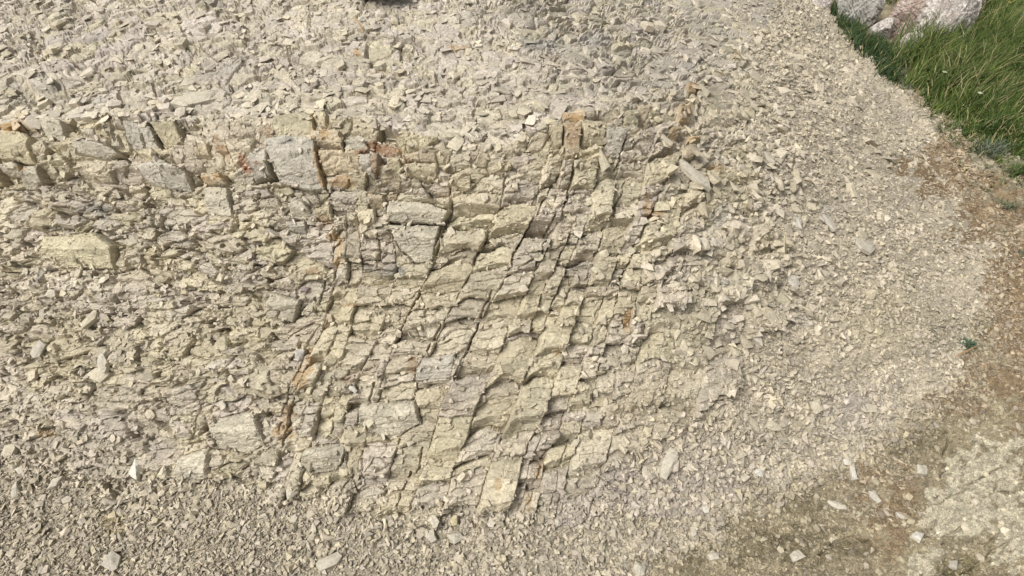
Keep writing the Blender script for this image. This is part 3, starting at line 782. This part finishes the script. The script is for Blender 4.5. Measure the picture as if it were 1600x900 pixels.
# broken shards on the shoulder, where the jointed rock crumbles into scree
def w_shoulder(u, v):
    return np.exp(-((u - 1165 - 0.25 * (300 - v)) / 135) ** 2) * sstep(40, 110, v) * sstep(620, 430, v) * sstep(-30, -130, soil_i(u, v)) * (0.3 + 0.7 * sstep(-0.3, 0.3, fbm(u / 36, v / 26, 451, 3)))
u, v = scatter(7000, 850, 1480, 30, 640, w_shoulder)
sz = sizes(len(u), 8.0, 30.0, 2.3)
link("broken_shards", stone_mesh("broken_shards", u, v, sz, 0.1, 0.3, stone_cols(u, v, (0.85, 1.2), 0.75), TPL, M_STONE), outcrop, kind="stuff")

# individual stones one can point at: u, v, length, width, thickness (px), turn (deg), colour, label
PALE, CREAM, TANC, GREYC, WHITE = (0.49, 0.45, 0.365), (0.50, 0.45, 0.345), (0.45, 0.38, 0.27), (0.43, 0.395, 0.33), (0.56, 0.53, 0.46)
NAMED = [
 (299, 156, 60, 34, 11, 8, (0.55, 0.50, 0.40), "broad cream slab lying loose on the top left of the bank"),
 (1042, 724, 46, 22, 12, 62, PALE, "large pale wedge-shaped stone at the foot of the bank, right of the last joints"),
 (1078, 277, 46, 16, 9, -42, PALE, "long pale slab leaning downhill below the rusty blocks of the broken edge"),
 (1330, 738, 30, 10, 8, 78, WHITE, "narrow white stone standing out on the earth beside the brown soil patch"),
 (1323, 722, 14, 11, 7, 10, WHITE, "small white stone touching the end of the narrow white stone"),
 (1216, 690, 28, 15, 9, -18, PALE, "pale oblong stone on the scree left of the cream slab"),
 (1272, 637, 26, 18, 10, 30, CREAM, "cream block-shaped stone on the scree below the flank"),
 (1356, 639, 32, 12, 8, -3, CREAM, "flat cream sliver in the scree where the flank meets the earth"),
 (1206, 665, 24, 15, 9, -25, CREAM, "cream stone on mauve scree just above the pale oblong one"),
 (1307, 790, 26, 11, 8, -22, PALE, "pale bar-shaped stone beside the dark damp patch"),
 (1407, 806, 16, 7, 5, -35, PALE, "thin pale chip lying on the ochre soil"),
 (1432, 840, 22, 13, 8, 22, WHITE, "white stone at the edge of the cracked pale mud"),
 (1436, 736, 24, 15, 9, 24, PALE, "rounded pale stone on the earth above the ochre soil"),
 (1492, 878, 16, 12, 7, 40, GREYC, "grey stone lying in the dark hollow"),
 (1365, 778, 14, 20, 8, 10, GREYC, "grey upright chip on the brown soil left of the ochre patch"),
 (157, 586, 42, 26, 8, 12, CREAM, "cream diamond-shaped slab resting on rubble on the left of the face"),
 (168, 567, 24, 18, 8, -60, PALE, "pale plate propped behind the cream diamond-shaped slab"),
 (145, 497, 28, 14, 9, 50, CREAM, "cream splinter on the rubble ledge above the diamond-shaped slab"),
 (87, 460, 16, 14, 9, 20, PALE, "small pale cube of rock on the rubble slope at left"),
 (62, 545, 18, 26, 7, -20, GREYC, "grey leaning plate in the rubble near the left edge"),
 (217, 735, 22, 32, 14, 5, WHITE, "whitish lump standing in gravel left of the lowest blocks"),
 (88, 756, 26, 16, 10, 48, PALE, "pale half-round stone in the gravel at bottom left"),
 (26, 768, 14, 24, 9, 12, PALE, "pale upright flake in the gravel close to the left edge"),
 (15, 704, 24, 15, 9, 8, CREAM, "cream block in the rubble at the left edge of the foot"),
 (35, 733, 26, 12, 7, 0, PALE, "flat pale plate lying below the cream block at the left edge"),
 (515, 879, 40, 20, 12, 24, PALE, "long pale stone with a crack near the bottom edge of the gravel"),
 (710, 843, 28, 20, 12, 4, PALE, "rounded pale stone in the gravel, lowest of the small cluster"),
 (674, 838, 24, 19, 12, -15, PALE, "split pale stone left of the rounded one in the gravel cluster"),
 (660, 829, 22, 14, 9, -8, CREAM, "cream flake touching the split stone of the gravel cluster"),
 (681, 814, 13, 22, 9, 30, PALE, "pale upright flake at the top of the gravel cluster"),
 (710, 814, 13, 17, 9, 5, (0.50, 0.44, 0.28), "yellow stone at the top right of the gravel cluster"),
 (178, 880, 26, 30, 14, 30, GREYC, "smooth grey stone at the bottom edge of the gravel, left"),
 (458, 767, 20, 19, 12, 30, PALE, "chunky pale stone just below the foot of the blocks"),
 (461, 811, 12, 12, 8, 30, PALE, "small chunky pale stone in the open gravel below the blocks"),
 (997, 892, 24, 20, 10, 70, PALE, "pale pointed stone at the bottom edge beside the olive earth"),
 (1243, 870, 30, 14, 8, 25, PALE, "pale flake at the edge of the olive earth, near the bottom"),
 (1101, 793, 12, 20, 8, 5, WHITE, "whitish upright flake in the mauve gravel"),
 (1185, 738, 14, 12, 8, -30, WHITE, "whitish pebble beside the dark earth patch on the scree"),
 (1083, 832, 10, 20, 8, -8, PALE, "thin pale flake in the dark gravel below the mauve scree"),
 (1113, 870, 20, 14, 8, 20, PALE, "pale stone on the olive earth right of the pointed one"),
 (1095, 148, 24, 16, 10, 0, CREAM, "cream block beside the orange block near the top right of the edge"),
 (1245, 345, 16, 20, 8, 20, WHITE, "pale flat flake on the smooth flank"),
 (1290, 343, 14, 32, 6, 10, (0.45, 0.415, 0.355), "greyish rounded slab sunk in the flank scree"),
 (1345, 385, 38, 22, 7, -10, PALE, "pale slab half buried in the flank scree"),
 (1240, 440, 20, 22, 7, 5, (0.45, 0.415, 0.355), "grey-white slab on the flank near the last upright joint"),
 (1132, 690, 15, 11, 8, 40, PALE, "pale chip on the scree above the dark earth patch"),
 (1180, 525, 22, 40, 10, 28, PALE, "long pale splinter pointing down the lower flank"),
 (475, 452, 16, 9, 6, 15, (0.27, 0.22, 0.21), "dark mauve curled flake in a hollow of the face"),
 (660, 490, 14, 11, 8, 15, CREAM, "small cream stone sitting in a notch of the central joints"),
 (345, 590, 18, 12, 9, 5, GREYC, "grey pebble wedged on the lower left ledges"),
 (555, 605, 16, 10, 8, -35, WHITE, "white chip lying beside the rust-stained hollow"),
 (468, 555, 16, 18, 9, -30, (0.41, 0.385, 0.35), "greyish chip above the orange vein"),
 (980, 885, 0, 0, 0, 0, PALE, None),
]
def facet_stone(name, L, W, T_, seed, color, mat):
    rg = random.Random(seed)
    bm = bmesh.new()
    n_ = rg.randint(4, 6)
    ph = rg.uniform(0, 6.28)
    for q in range(n_):
        a = ph + (q + rg.uniform(-0.25, 0.25)) / n_ * math.tau
        r = rg.uniform(0.82, 1.05)
        x, y = math.cos(a), math.sin(a)
        m_ = (abs(x) ** 4 + abs(y) ** 4) ** (1 / 4)
        x, y = x / m_ * r, y / m_ * r
        bm.verts.new((x * L / 2, y * W / 2, T_ * rg.uniform(0.25, 0.5)))
        s_ = rg.uniform(0.9, 1.08)
        bm.verts.new((x * L / 2 * s_ + rg.uniform(-.06, .06) * L, y * W / 2 * s_, -T_ * rg.uniform(0.3, 0.6)))
    for q in range(3):
        bm.verts.new((rg.uniform(-.25, .25) * L, rg.uniform(-.25, .25) * W, T_ * rg.uniform(0.5, 0.68)))
    bmesh.ops.convex_hull(bm, input=bm.verts)
    bmesh.ops.delete(bm, geom=[v for v in bm.verts if not v.link_faces], context='VERTS')
    bmesh.ops.triangulate(bm, faces=bm.faces[:])
    bmesh.ops.subdivide_edges(bm, edges=bm.edges[:], cuts=1)
    for v_ in bm.verts:
        v_.co += Vector((rg.uniform(-1, 1), rg.uniform(-1, 1), rg.uniform(-1, 1))) * 0.018 * W
    bmesh.ops.recalc_face_normals(bm, faces=bm.faces[:])
    me = bpy.data.meshes.new(name)
    bm.to_mesh(me); bm.free()
    ca_ = me.color_attributes.new("Col", 'FLOAT_COLOR', 'POINT')
    ca_.data.foreach_set("color", np.tile(np.array([*color, 1], np.float32), len(me.vertices)))
    me.materials.append(mat)
    return me

from mathutils import Matrix
def seat(o, u, v, turn, lift, tilt=0.12, flat=0.35):
    p_, n_, mp = at(np.array([u]), np.array([v]))
    pd = nearest_grid(PD, np.array([u]), np.array([v]))[0]
    n_ = Vector(n_[0]) * (1 - flat) + Vector((0, 0, flat)); n_.normalize()
    n_ = (n_ + Vector((random.uniform(-1, 1), random.uniform(-1, 1), 0)) * tilt).normalized()
    ax = Vector((1, 0, 0)); ax = (ax - n_ * ax.dot(n_)).normalized(); ay = n_.cross(ax)
    R = Matrix((ax, ay, n_)).transposed() @ Matrix.Rotation(math.radians(turn), 3, 'Z')
    o.matrix_world = Matrix.Translation(Vector(pd) + n_ * lift) @ R.to_4x4()

def mpp_at(u, v): return float(at(np.array([u]), np.array([v]))[2][0])
def fore_at(u, v):                                              # how much the slope is foreshortened down the sheet
    p_, n_, _ = at(np.array([u]), np.array([v]))
    w = np.array([0, 0, CAM_Z]) - p_[0]; w /= np.linalg.norm(w)
    return max(0.35, float(abs((w * n_[0]).sum())))
for k, (u_, v_, L, W, T_, tn, cl, lb) in enumerate(NAMED):
    if lb is None: continue
    m_ = mpp_at(u_, v_)
    fo = fore_at(u_, v_)
    sh_ = random.uniform(0.97, 1.05)
    cl = tuple(c * sh_ for c in cl)
    vert = abs(math.sin(math.radians(tn)))
    me = facet_stone("loose_stone", L * m_ * (1 + vert * (1 / fo - 1)), W * m_ * (1 + (1 - vert) * (0.8 / fo - 0.8)), T_ * m_ * 1.1, 500 + k, cl, M_STONE)
    o = link("loose_stone", me, None, lb, "stone", "loose stones lying on the bank and its foot")
    seat(o, u_, v_, tn, T_ * m_ * 0.25)

# further single stones, each told apart by its size and by what it lies next to
MARKS = [(299, 156, "the broad cream slab"), (1042, 724, "the pale wedge-shaped stone"), (1078, 277, "the long leaning slab"), (1330, 738, "the narrow white stone"),
 (1216, 690, "the pale oblong stone"), (1272, 637, "the cream block-shaped stone"), (1356, 639, "the flat cream sliver"), (1307, 790, "the pale bar-shaped stone"),
 (1432, 840, "the stone by the cracked mud"), (157, 586, "the cream diamond-shaped slab"), (217, 735, "the whitish standing lump"), (88, 756, "the pale half-round stone"),
 (515, 879, "the long cracked stone"), (695, 832, "the pale gravel cluster"), (178, 880, "the smooth grey stone"), (470, 600, "the orange vein"), (890, 225, "the rust-stained column"),
 (594, 0, "the dark tub"), (1345, 385, "the half buried slab"), (1240, 440, "the grey-white slab"), (1510, 538, "the green sprig"), (1492, 885, "the dark hollow"),
 (130, 395, "the cream ledge block"), (465, 265, "the big grey block"), (458, 767, "the chunky pale stone"), (997, 892, "the pale pointed stone"), (1180, 525, "the long pale splinter"),
 (655, 360, "the tall pale block"), (980, 497, "the rusty pocket"), (62, 545, "the grey leaning plate"), (1080, 143, "the orange block"), (1400, 120, "the foot of the tall grass"),
 (1250, 775, "the dark earth patch"), (1400, 790, "the ochre soil patch"), (830, 66, "the grey lichen stain"), (30, 210, "the tan corner block"), (1560, 740, "the cracked pale mud"), (1281, 30, "the topmost small boulder"), (20, 60, "the open joints at the top"), (350, 690, "the lowest pale blocks")]
WANT = {}
ORD = ["first", "second", "third", "fourth", "fifth", "sixth", "seventh", "eighth", "ninth", "tenth", "eleventh", "twelfth", "thirteenth", "fourteenth"]
def remember(o, a, b, noun, where):
    best_ = min(MARKS, key=lambda m: (m[0] - a) ** 2 + (m[1] - b) ** 2)
    dx, dy = a - best_[0], b - best_[1]
    side = ("to the right of" if dx > 0 else "to the left of") if abs(dx) > abs(dy) else ("below" if dy > 0 else "above")
    WANT.setdefault((noun, where, side, best_[2]), []).append((dx * dx + dy * dy, o))
def write_labels():
    for (noun, where, side, mark), lst in WANT.items():
        lst.sort(key=lambda e: e[0])
        for q, (_, o) in enumerate(lst):
            o["label"] = f"{noun} {where}, alone {side} {mark}" if len(lst) == 1 else f"{noun} {where}, {ORD[min(q, 13)]} {side} {mark}"
def crowd(n, name, lab, grp, u0, u1, v0, v1, wf, lo, hi, own=0.5):
    uu, vv_ = scatter(n * 40, u0, u1, v0, v1, wf)
    placed = []
    tm = [facet_stone(name, 1.0, random.uniform(0.6, 0.85), random.uniform(0.35, 0.5), 900 + q, PALE, M_STONE) for q in range(0)]
    for q in range(len(uu)):
        if len(placed) >= n: break
        a, b = uu[q], vv_[q]
        if any((a - x) ** 2 + (b - y) ** 2 < 300 for x, y in placed): continue
        if any((a - x[0]) ** 2 + (b - x[1]) ** 2 < 500 for x in NAMED): continue
        placed.append((a, b))
    for q, (a, b) in enumerate(placed):
        m_ = mpp_at(a, b)
        L = random.uniform(lo, hi)
        cl = tuple(stone_cols(np.array([a]), np.array([b]), (0.95, 1.18), own)[0])
        me = facet_stone(name, L * m_, L * m_ * random.uniform(0.55, 0.85), L * m_ * random.uniform(0.3, 0.5), random.randrange(10 ** 6), cl, M_STONE)
        o = link(name, me, None, lab[0], "stone", grp)
        remember(o, a, b, lab[0], lab[1])
        seat(o, a, b, random.uniform(0, 360), L * m_ * 0.1, 0.25)
crowd(70, "gravel_stone", ("angular pale stone", "in the gravel"), "larger stones in the foot gravel", 0, 1000, 690, 895, lambda a, b: 1.0 * (toe_i(a, b) > -10) * (soil_i(a, b) < -20), 10, 17)
crowd(45, "scree_stone", ("pale chip", "on the scree"), "larger chips on the flank scree", 1050, 1520, 60, 740, lambda a, b: 1.0 * (fl_i(a, b) > 0) * (soil_i(a, b) < -15), 9, 15)
crowd(40, "earth_stone", ("small stone", "on bare earth"), "stones on the bare earth", 1080, 1590, 560, 895, lambda a, b: 1.0 * (soil_i(a, b) > 5), 8, 14)
crowd(60, "shale_chip", ("flat chip", "on top"), "loose chips on the top of the bank", 10, 1200, 20, 195, lambda a, b: 1.0 * (lip_i(a, b) < -10) * (fl_i(a, b) < -10), 14, 26, 0.7)
crowd(50, "rubble_stone", ("rubble stone", "on a ledge"), "rubble on the ledges", 10, 1080, 260, 740, lambda a, b: w_face(a, b), 11, 18, 0.6)

write_labels()

# ------------------------------------------------------------------ boulders among the grass
M_BOULDER = rock_mat("boulder_pale", (0.56, 0.52, 0.48), 0.92, 1.0, 75.0, 0.6, (0.42, 0.37, 0.33))
M_BOULDER_G = rock_mat("boulder_grey", (0.42, 0.40, 0.37), 0.92, 0.9, 70.0, 0.5, (0.32, 0.31, 0.27))
M_BOULDER_R = rock_mat("boulder_reddish", (0.44, 0.37, 0.32), 0.92, 0.9, 80.0, 0.55, (0.33, 0.24, 0.20))
def boulder(u, v, wpx, hpx, dpx, turn, mat, lab, seed, group=None, cuts=9):
    m_ = mpp_at(u, v)
    rg = random.Random(seed)
    bm = bmesh.new()
    bmesh.ops.create_icosphere(bm, subdivisions=6, radius=1.0)
    planes = []
    for _ in range(cuts):
        n_ = Vector((rg.gauss(0, 1), rg.gauss(0, 1), rg.gauss(0, 0.8))).normalized()
        planes.append((n_, rg.uniform(0.62, 0.9)))
    co = np.array([v_.co[:] for v_ in bm.verts], np.float32)
    for n_, d_ in planes:
        ex = np.clip(co @ np.array(n_[:]) - d_, 0, None)
        co -= 0.93 * ex[:, None] * np.array(n_[:])
    q = fbm(co[:, 0] * 2.2 + seed, co[:, 1] * 2.2 + co[:, 2] * 1.7, 600 + seed, 5, 0.6)
    q2 = fbm(co[:, 0] * 9 + co[:, 2] * 6, co[:, 1] * 9 - co[:, 2] * 7, 640 + seed, 3, 0.6)
    _, ce_, _, _ = cells(co[:, 0] * 4.2 + co[:, 2] * 2.1 + seed, co[:, 1] * 4.2 - co[:, 2] * 2.6, 660 + seed)
    q3_ = fbm(co[:, 0] * 26 + co[:, 2] * 17, co[:, 1] * 26 - co[:, 2] * 19, 680 + seed, 2, 0.6)
    co *= (1 + 0.14 * q + 0.07 * q2 + 0.022 * q3_ - 0.07 * (1 - sstep(0.0, 0.12, ce_)))[:, None]
    for v_, c_ in zip(bm.verts, co): v_.co = c_ * np.array([wpx / 2, dpx / 2, hpx / 2]) * m_
    me = bpy.data.meshes.new("boulder"); bm.to_mesh(me); bm.free()
    me.materials.append(mat)
    o = link("boulder", me, None, lab, "boulder", group)
    p_, _, _ = at(np.array([u]), np.array([v]))
    o.location = Vector(p_[0]) + Vector((0, 0, hpx * 0.22 * m_))
    o.rotation_euler = (rg.uniform(-.1, .1), rg.uniform(-.1, .1), math.radians(turn))
    return o
GB = "boulders lying in the grass"
boulder(1462, 62, 84, 108, 84, 20, M_BOULDER, "largest pale pinkish boulder rising from the tall grass", 3, GB, 12)
boulder(1408, 52, 64, 88, 70, 60, M_BOULDER_R, "crumbly reddish boulder against the left side of the largest pale one", 8, GB, 16)
boulder(1424, 80, 50, 40, 40, 0, M_BOULDER, "small pale lump at the foot of the crumbly reddish boulder", 13, GB, 14)
boulder(1337, 34, 78, 84, 64, 25, M_BOULDER_G, "lichen-grey boulder left of the gap in the boulder row", 5, GB, 13)
boulder(1374, 58, 36, 42, 34, -20, M_BOULDER, "small pinkish boulder split off the lichen-grey one", 6, GB)
boulder(1281, 15, 34, 38, 30, 0, M_BOULDER, "small white and dark boulder at the top end of the gravel slope", 10, GB, 13)
boulder(1515, 36, 32, 58, 32, 0, M_BOULDER_R, "small reddish boulder to the right of the largest pale one", 12, GB, 13)
boulder(1602, 50, 40, 50, 40, 0, M_BOULDER, "pale boulder showing beyond the grass at the right edge", 17, GB)

# ------------------------------------------------------------------ grass, tufts, flowers
def grass_mat(name, cA, cB, tip):
    m, nt, bs = mat_base(name)
    N, K = nt.nodes, nt.links
    a = N.new("ShaderNodeAttribute"); a.attribute_name = "Col"
    K.new(a.outputs["Color"], bs.inputs["Base Color"])
    bs.inputs["Roughness"].default_value = 0.6
    bs.inputs["Specular IOR Level"].default_value = 0.25
    return m
M_GRASS = grass_mat("grass_blade", None, None, None)

def blades(name, u, v, length_px, width, lean, leanvar, colA, colB, dry=0.05, bend=0.8):
    n_ = len(u)
    p_, _, mp = at(u, v)
    p_ = nearest_grid(PD, u, v)
    L = length_px * mp * RNG.uniform(0.55, 1.15, n_)
    ang = RNG.normal(lean, leanvar, n_)
    la = np.abs(RNG.normal(bend, 0.3, n_))
    dirh = np.stack([np.cos(ang), np.sin(ang), np.zeros(n_)], -1)
    side = np.stack([-np.sin(ang), np.cos(ang), np.zeros(n_)], -1)
    rot = RNG.uniform(-1.2, 1.2, n_)
    side = side * np.cos(rot)[:, None] + dirh * np.sin(rot)[:, None]
    vv = []
    ts = [0.0, 0.35, 0.7, 1.0]
    ws = [1.0, 0.85, 0.55, 0.08]
    for t_, w_ in zip(ts, ws):
        c_ = p_ + dirh * (L * la * t_ ** 1.8 * 0.75)[:, None] + np.array([0, 0, 1.0]) * (L * (t_ - 0.28 * la * t_ ** 2.2) - 0.01)[:, None]
        hw = (width * w_ * 0.5 * RNG.uniform(0.8, 1.2, n_))[:, None]
        vv += [c_ - side * hw, c_ + side * hw]
    vv = np.stack(vv, 1).reshape(-1, 3)
    base = (np.arange(n_) * 8)[:, None, None]
    q = np.array([[0, 1, 3, 2], [2, 3, 5, 4], [4, 5, 7, 6]])[None] + base
    mixf = RNG.uniform(0, 1, n_)[:, None]
    clump = (0.5 + 0.5 * fbm(u / 22, v / 16, 701, 2))[:, None]
    cA, cB = np.array(colA), np.array(colB)
    c0 = cA * (1 - mixf * clump) + cB * mixf * clump
    isdry = RNG.uniform(0, 1, n_) < dry
    c0[isdry] = np.array([0.30, 0.26, 0.13])
    cc = np.repeat(c0 * RNG.uniform(0.75, 1.2, n_)[:, None], 8, 0)
    cc = np.concatenate([cc, np.ones((len(cc), 1))], 1)
    return mesh_from(name, vv, q.reshape(-1, 4), cc, M_GRASS)

GR = [(1395, 100), (1418, 122), (1455, 165), (1500, 205), (1545, 232), (1600, 262), (1700, 300), (1700, -80), (1530, -80), (1535, 30), (1495, 60), (1440, 92), (1405, 78)]
def in_gr(u, v): return inpoly(u, v, GR)
u = RNG.uniform(1380, 1700, 60000); v = RNG.uniform(-80, 290, 60000)
k_ = in_gr(u + 24 * vnoise(u / 13, v / 11, 711) + RNG.normal(0, 7, len(u)), v + 18 * vnoise(u / 14 + 5, v / 12, 713) + RNG.normal(0, 6, len(u)))
k_ &= RNG.uniform(0, 1, len(u)) < (0.15 + 0.85 * sstep(-0.45, 0.2, fbm(u / 26, v / 18, 715, 3)))
k_ &= ~((u > 1572) & (v < 75) & (RNG.uniform(0, 1, len(u)) < 0.93))
u, v = u[k_], v[k_]
ln = np.interp(v, [-80, 40, 130, 200, 260], [55, 60, 58, 42, 24]) * (0.75 + 0.5 * (0.5 + 0.5 * fbm(u / 20, v / 14, 719, 2))) * (0.45 + 0.55 * sstep(0, 38, np.interp(u, [1370, 1400, 1440, 1500, 1550, 1600, 1660], [85, 112, 155, 210, 240, 268, 295]) - v))
link("grass", blades("grass", u, v, ln, 0.0075, 0.35, 1.15, (0.032, 0.062, 0.011), (0.17, 0.215, 0.045), 0.14), None, kind="stuff")
# lower, brighter weeds and grey-green scrub that spill over the edge of the turf
u = RNG.uniform(1370, 1660, 16000); v = RNG.uniform(60, 330, 16000)
edge = np.interp(u, [1370, 1400, 1440, 1500, 1550, 1600, 1660], [85, 112, 155, 210, 240, 268, 295])
k_ = RNG.uniform(0, 1, len(u)) < np.exp(-((v - edge - 2) / 20) ** 2) * sstep(-0.15, 0.35, fbm(u / 16, v / 11, 731, 3)) * 0.9
k_ |= (RNG.uniform(0, 1, len(u)) < 0.5 * sstep(0.12, 0.5, fbm(u / 18, v / 12, 733, 3))) & (v > edge) & (v < edge + 70) & (u > 1490)
u, v = u[k_], v[k_]
link("weeds", blades("weeds", u, v, np.full(len(u), 15.0), 0.008, 0.5, 3.0, (0.06, 0.10, 0.03), (0.15, 0.17, 0.09), 0.2, 1.0), None, kind="stuff")
# the low strip of grass beside the grey boulders
ST = [(1298, 20), (1318, 48), (1345, 78), (1372, 100), (1400, 128), (1412, 112), (1385, 78), (1350, 62), (1325, 38), (1310, 15)]
u = RNG.uniform(1290, 1420, 16000); v = RNG.uniform(5, 135, 16000)
k_ = inpoly(u + 9 * vnoise(u / 8, v / 8, 721) + RNG.normal(0, 4, len(u)), v + RNG.normal(0, 4, len(u)), ST)
u, v = u[k_], v[k_]
link("grass", blades("grass_strip", u, v, np.full(len(u), 22.0), 0.007, 0.6, 1.2, (0.024, 0.05, 0.014), (0.065, 0.095, 0.028), 0.06), None, kind="stuff")
u = RNG.uniform(1375, 1600, 2500); v = RNG.uniform(-60, 10, 2500)
k_ = (u < 1400) | (u > 1480)
link("grass", blades("grass_back", u[k_], v[k_], np.full(k_.sum(), 34.0), 0.007, 0.4, 1.2, (0.05, 0.08, 0.02), (0.12, 0.14, 0.05), 0.25), None, kind="stuff")

def tuft(u0, v0, n, spread, ln, cA, cB, lab, cat="plant", dry=0.1, w=0.005, bend=0.9):
    u = u0 + spread * np.clip(RNG.normal(0, 0.7, n), -1.3, 1.3); v = v0 + 0.5 * spread * np.clip(RNG.normal(0, 0.7, n), -1.3, 1.3)
    o = link("grass_tuft", blades("grass_tuft", u, v, np.full(n, float(ln)), w, 0.5, 3.0, cA, cB, dry, bend), None, lab, cat, "low plants at the edge of the earth")
    return o
GG = ((0.10, 0.13, 0.085), (0.17, 0.19, 0.13))
tuft(1545, 238, 300, 15, 26, *GG, "pale blue-green tuft below the tall grass, near the right edge")
tuft(1510, 538, 160, 7, 14, (0.05, 0.10, 0.06), (0.10, 0.15, 0.09), "small dark green sprig alone on the gravel edge at right")
tuft(1573, 322, 120, 9, 16, *GG, "sparse grey-green tuft on the brown soil below the blue-green one", dry=0.3)
tuft(1590, 270, 200, 10, 24, (0.06, 0.10, 0.03), (0.12, 0.16, 0.05), "green tuft at the right edge where the tall grass ends")
tuft(1470, 203, 120, 9, 12, *GG, "grey low plant on the gravel edge left of the tall grass", dry=0.3)
tuft(1385, 108, 160, 8, 16, (0.05, 0.09, 0.04), (0.10, 0.14, 0.08), "dark little tuft at the end of the low grass strip")
tuft(1417, 133, 120, 7, 13, *GG, "grey-green small tuft at the left foot of the tall grass")
tuft(1597, 395, 80, 8, 14, *GG, "thin dry tuft on brown soil close to the right edge", dry=0.5)

def flower(u0, v0, hpx, lab, colr):
    m_ = mpp_at(u0, v0)
    p_, _, _ = at(np.array([u0]), np.array([v0]))
    b = Vector(p_[0]); h = hpx * m_
    e = bpy.data.objects.new("flower", None); e.location = b; col.objects.link(e)
    e["label"] = lab; e["category"] = "flower"; e["group"] = "small flowers in the grass"
    bm = bmesh.new()
    r = bmesh.ops.create_cone(bm, segments=6, radius1=0.003, radius2=0.002, depth=h, cap_ends=True)
    bmesh.ops.translate(bm, verts=bm.verts, vec=(0, 0, h / 2))
    me = bpy.data.meshes.new("stem"); bm.to_mesh(me); bm.free(); me.materials.append(M_STEM)
    link("stem", me, e, loc=(0, 0, 0))
    bm = bmesh.new()
    for q in range(8):
        a = q / 8 * math.tau
        d = Vector((math.cos(a), math.sin(a), 0)); s_ = Vector((-d.y, d.x, 0))
        vs_ = [bm.verts.new(c_) for c_ in (Vector((0, 0, h)), d * 0.009 + s_ * 0.005 + Vector((0, 0, h + 0.002)), d * 0.016 + Vector((0, 0, h + 0.004)), d * 0.009 - s_ * 0.005 + Vector((0, 0, h + 0.002)))]
        bm.faces.new(vs_)
    bmesh.ops.solidify(bm, geom=bm.faces[:], thickness=0.001)
    me = bpy.data.meshes.new("petals"); bm.to_mesh(me); bm.free()
    m, nt, bs = mat_base("petal"); bs.inputs["Base Color"].default_value = (*colr, 1); bs.inputs["Roughness"].default_value = 0.6
    me.materials.append(m)
    link("petals", me, e, loc=(0, 0, 0))
M_STEM, nt_, bs_ = mat_base("stem_green"); bs_.inputs["Base Color"].default_value = (0.08, 0.13, 0.03, 1)
flower(1555, 48, 42, "yellow flower near the top of the tall grass", (0.75, 0.6, 0.12))
flower(1458, 150, 38, "pale cream flower low in the middle of the tall grass", (0.7, 0.68, 0.45))
flower(1512, 182, 38, "whitish flower lower right in the tall grass", (0.7, 0.7, 0.6))

# dry straws
M_STRAW, nt_, bs_ = mat_base("dry_straw"); bs_.inputs["Base Color"].default_value = (0.42, 0.27, 0.12, 1); bs_.inputs["Roughness"].default_value = 0.7
def straw(ua, va, ub, vb, lab):
    pts = []
    for t_ in (0, 0.33, 0.66, 1):
        q = np.array([ua + (ub - ua) * t_]), np.array([va + (vb - va) * t_])
        pts.append(Vector(at(*q)[0][0]) + Vector(at(*q)[1][0]) * (0.022 + 0.01 * math.sin(t_ * 3.1)))
    bm = bmesh.new()
    ring0 = None
    for k, c_ in enumerate(pts):
        d = (pts[min(k + 1, 3)] - pts[max(k - 1, 0)]).normalized(); s_ = d.cross(Vector((0, 0, 1))).normalized(); w_ = d.cross(s_)
        ring = [bm.verts.new(c_ + (s_ * math.cos(a) + w_ * math.sin(a)) * 0.0022) for a in (0, 1.57, 3.14, 4.71)]
        if ring0:
            for q in range(4): bm.faces.new((ring0[q], ring0[(q + 1) % 4], ring[(q + 1) % 4], ring[q]))
        else: bm.faces.new(ring[::-1])
        ring0 = ring
    bm.faces.new(ring0)
    me = bpy.data.meshes.new("dry_straw"); bm.to_mesh(me); bm.free(); me.materials.append(M_STRAW)
    link("dry_straw", me, None, lab, "straw")
straw(556, 38, 570, 60, "orange dry straw lying on the top shale below the dark tub")
straw(1484, 560, 1520, 545, "thin dry straw beside the green sprig at right")

# ------------------------------------------------------------------ dark vessel at the very top
M_DARK, nt_, bs_ = mat_base("dark_rubber")
bs_.inputs["Base Color"].default_value = (0.022, 0.018, 0.024, 1); bs_.inputs["Roughness"].default_value = 0.55
nz = nt_.nodes.new("ShaderNodeTexNoise"); nz.inputs["Scale"].default_value = 60
bp = nt_.nodes.new("ShaderNodeBump"); bp.inputs["Strength"].default_value = 0.2; bp.inputs["Distance"].default_value = 0.002
nt_.links.new(nz.outputs["Fac"], bp.inputs["Height"]); nt_.links.new(bp.outputs[0], bs_.inputs["Normal"])
pb, nb, mb = at(np.array([594.0]), np.array([-12.0]))
Rt = 54 * float(mb[0])
bm = bmesh.new()
prof = [(0.0, 0.0), (0.62, 0.0), (0.74, 0.03), (0.92, 0.16), (1.0, 0.30), (1.0, 0.36), (0.96, 0.38), (0.92, 0.34), (0.86, 0.20), (0.7, 0.08), (0.0, 0.06)]
rings = []
for r_, z_ in prof:
    rings.append([bm.verts.new((r_ * Rt * math.cos(a / 40 * math.tau), r_ * Rt * math.sin(a / 40 * math.tau), z_ * Rt)) for a in range(40)] if r_ > 0 else [bm.verts.new((0, 0, z_ * Rt))])
for a, b in zip(rings[:-1], rings[1:]):
    for q in range(40):
        if len(a) == 1: bm.faces.new((a[0], b[(q + 1) % 40], b[q]))
        elif len(b) == 1: bm.faces.new((a[q], a[(q + 1) % 40], b[0]))
        else: bm.faces.new((a[q], a[(q + 1) % 40], b[(q + 1) % 40], b[q]))
bmesh.ops.recalc_face_normals(bm, faces=bm.faces[:])
me = bpy.data.meshes.new("dark_tub"); bm.to_mesh(me); bm.free(); me.materials.append(M_DARK)
for p_ in me.polygons: p_.use_smooth = True
tub = link("dark_tub", me, None, "dark round-bottomed tub standing on the shale, cut off by the top edge", "tub")
tub.location = Vector(pb[0]) + Vector((0, 0, 0.01))
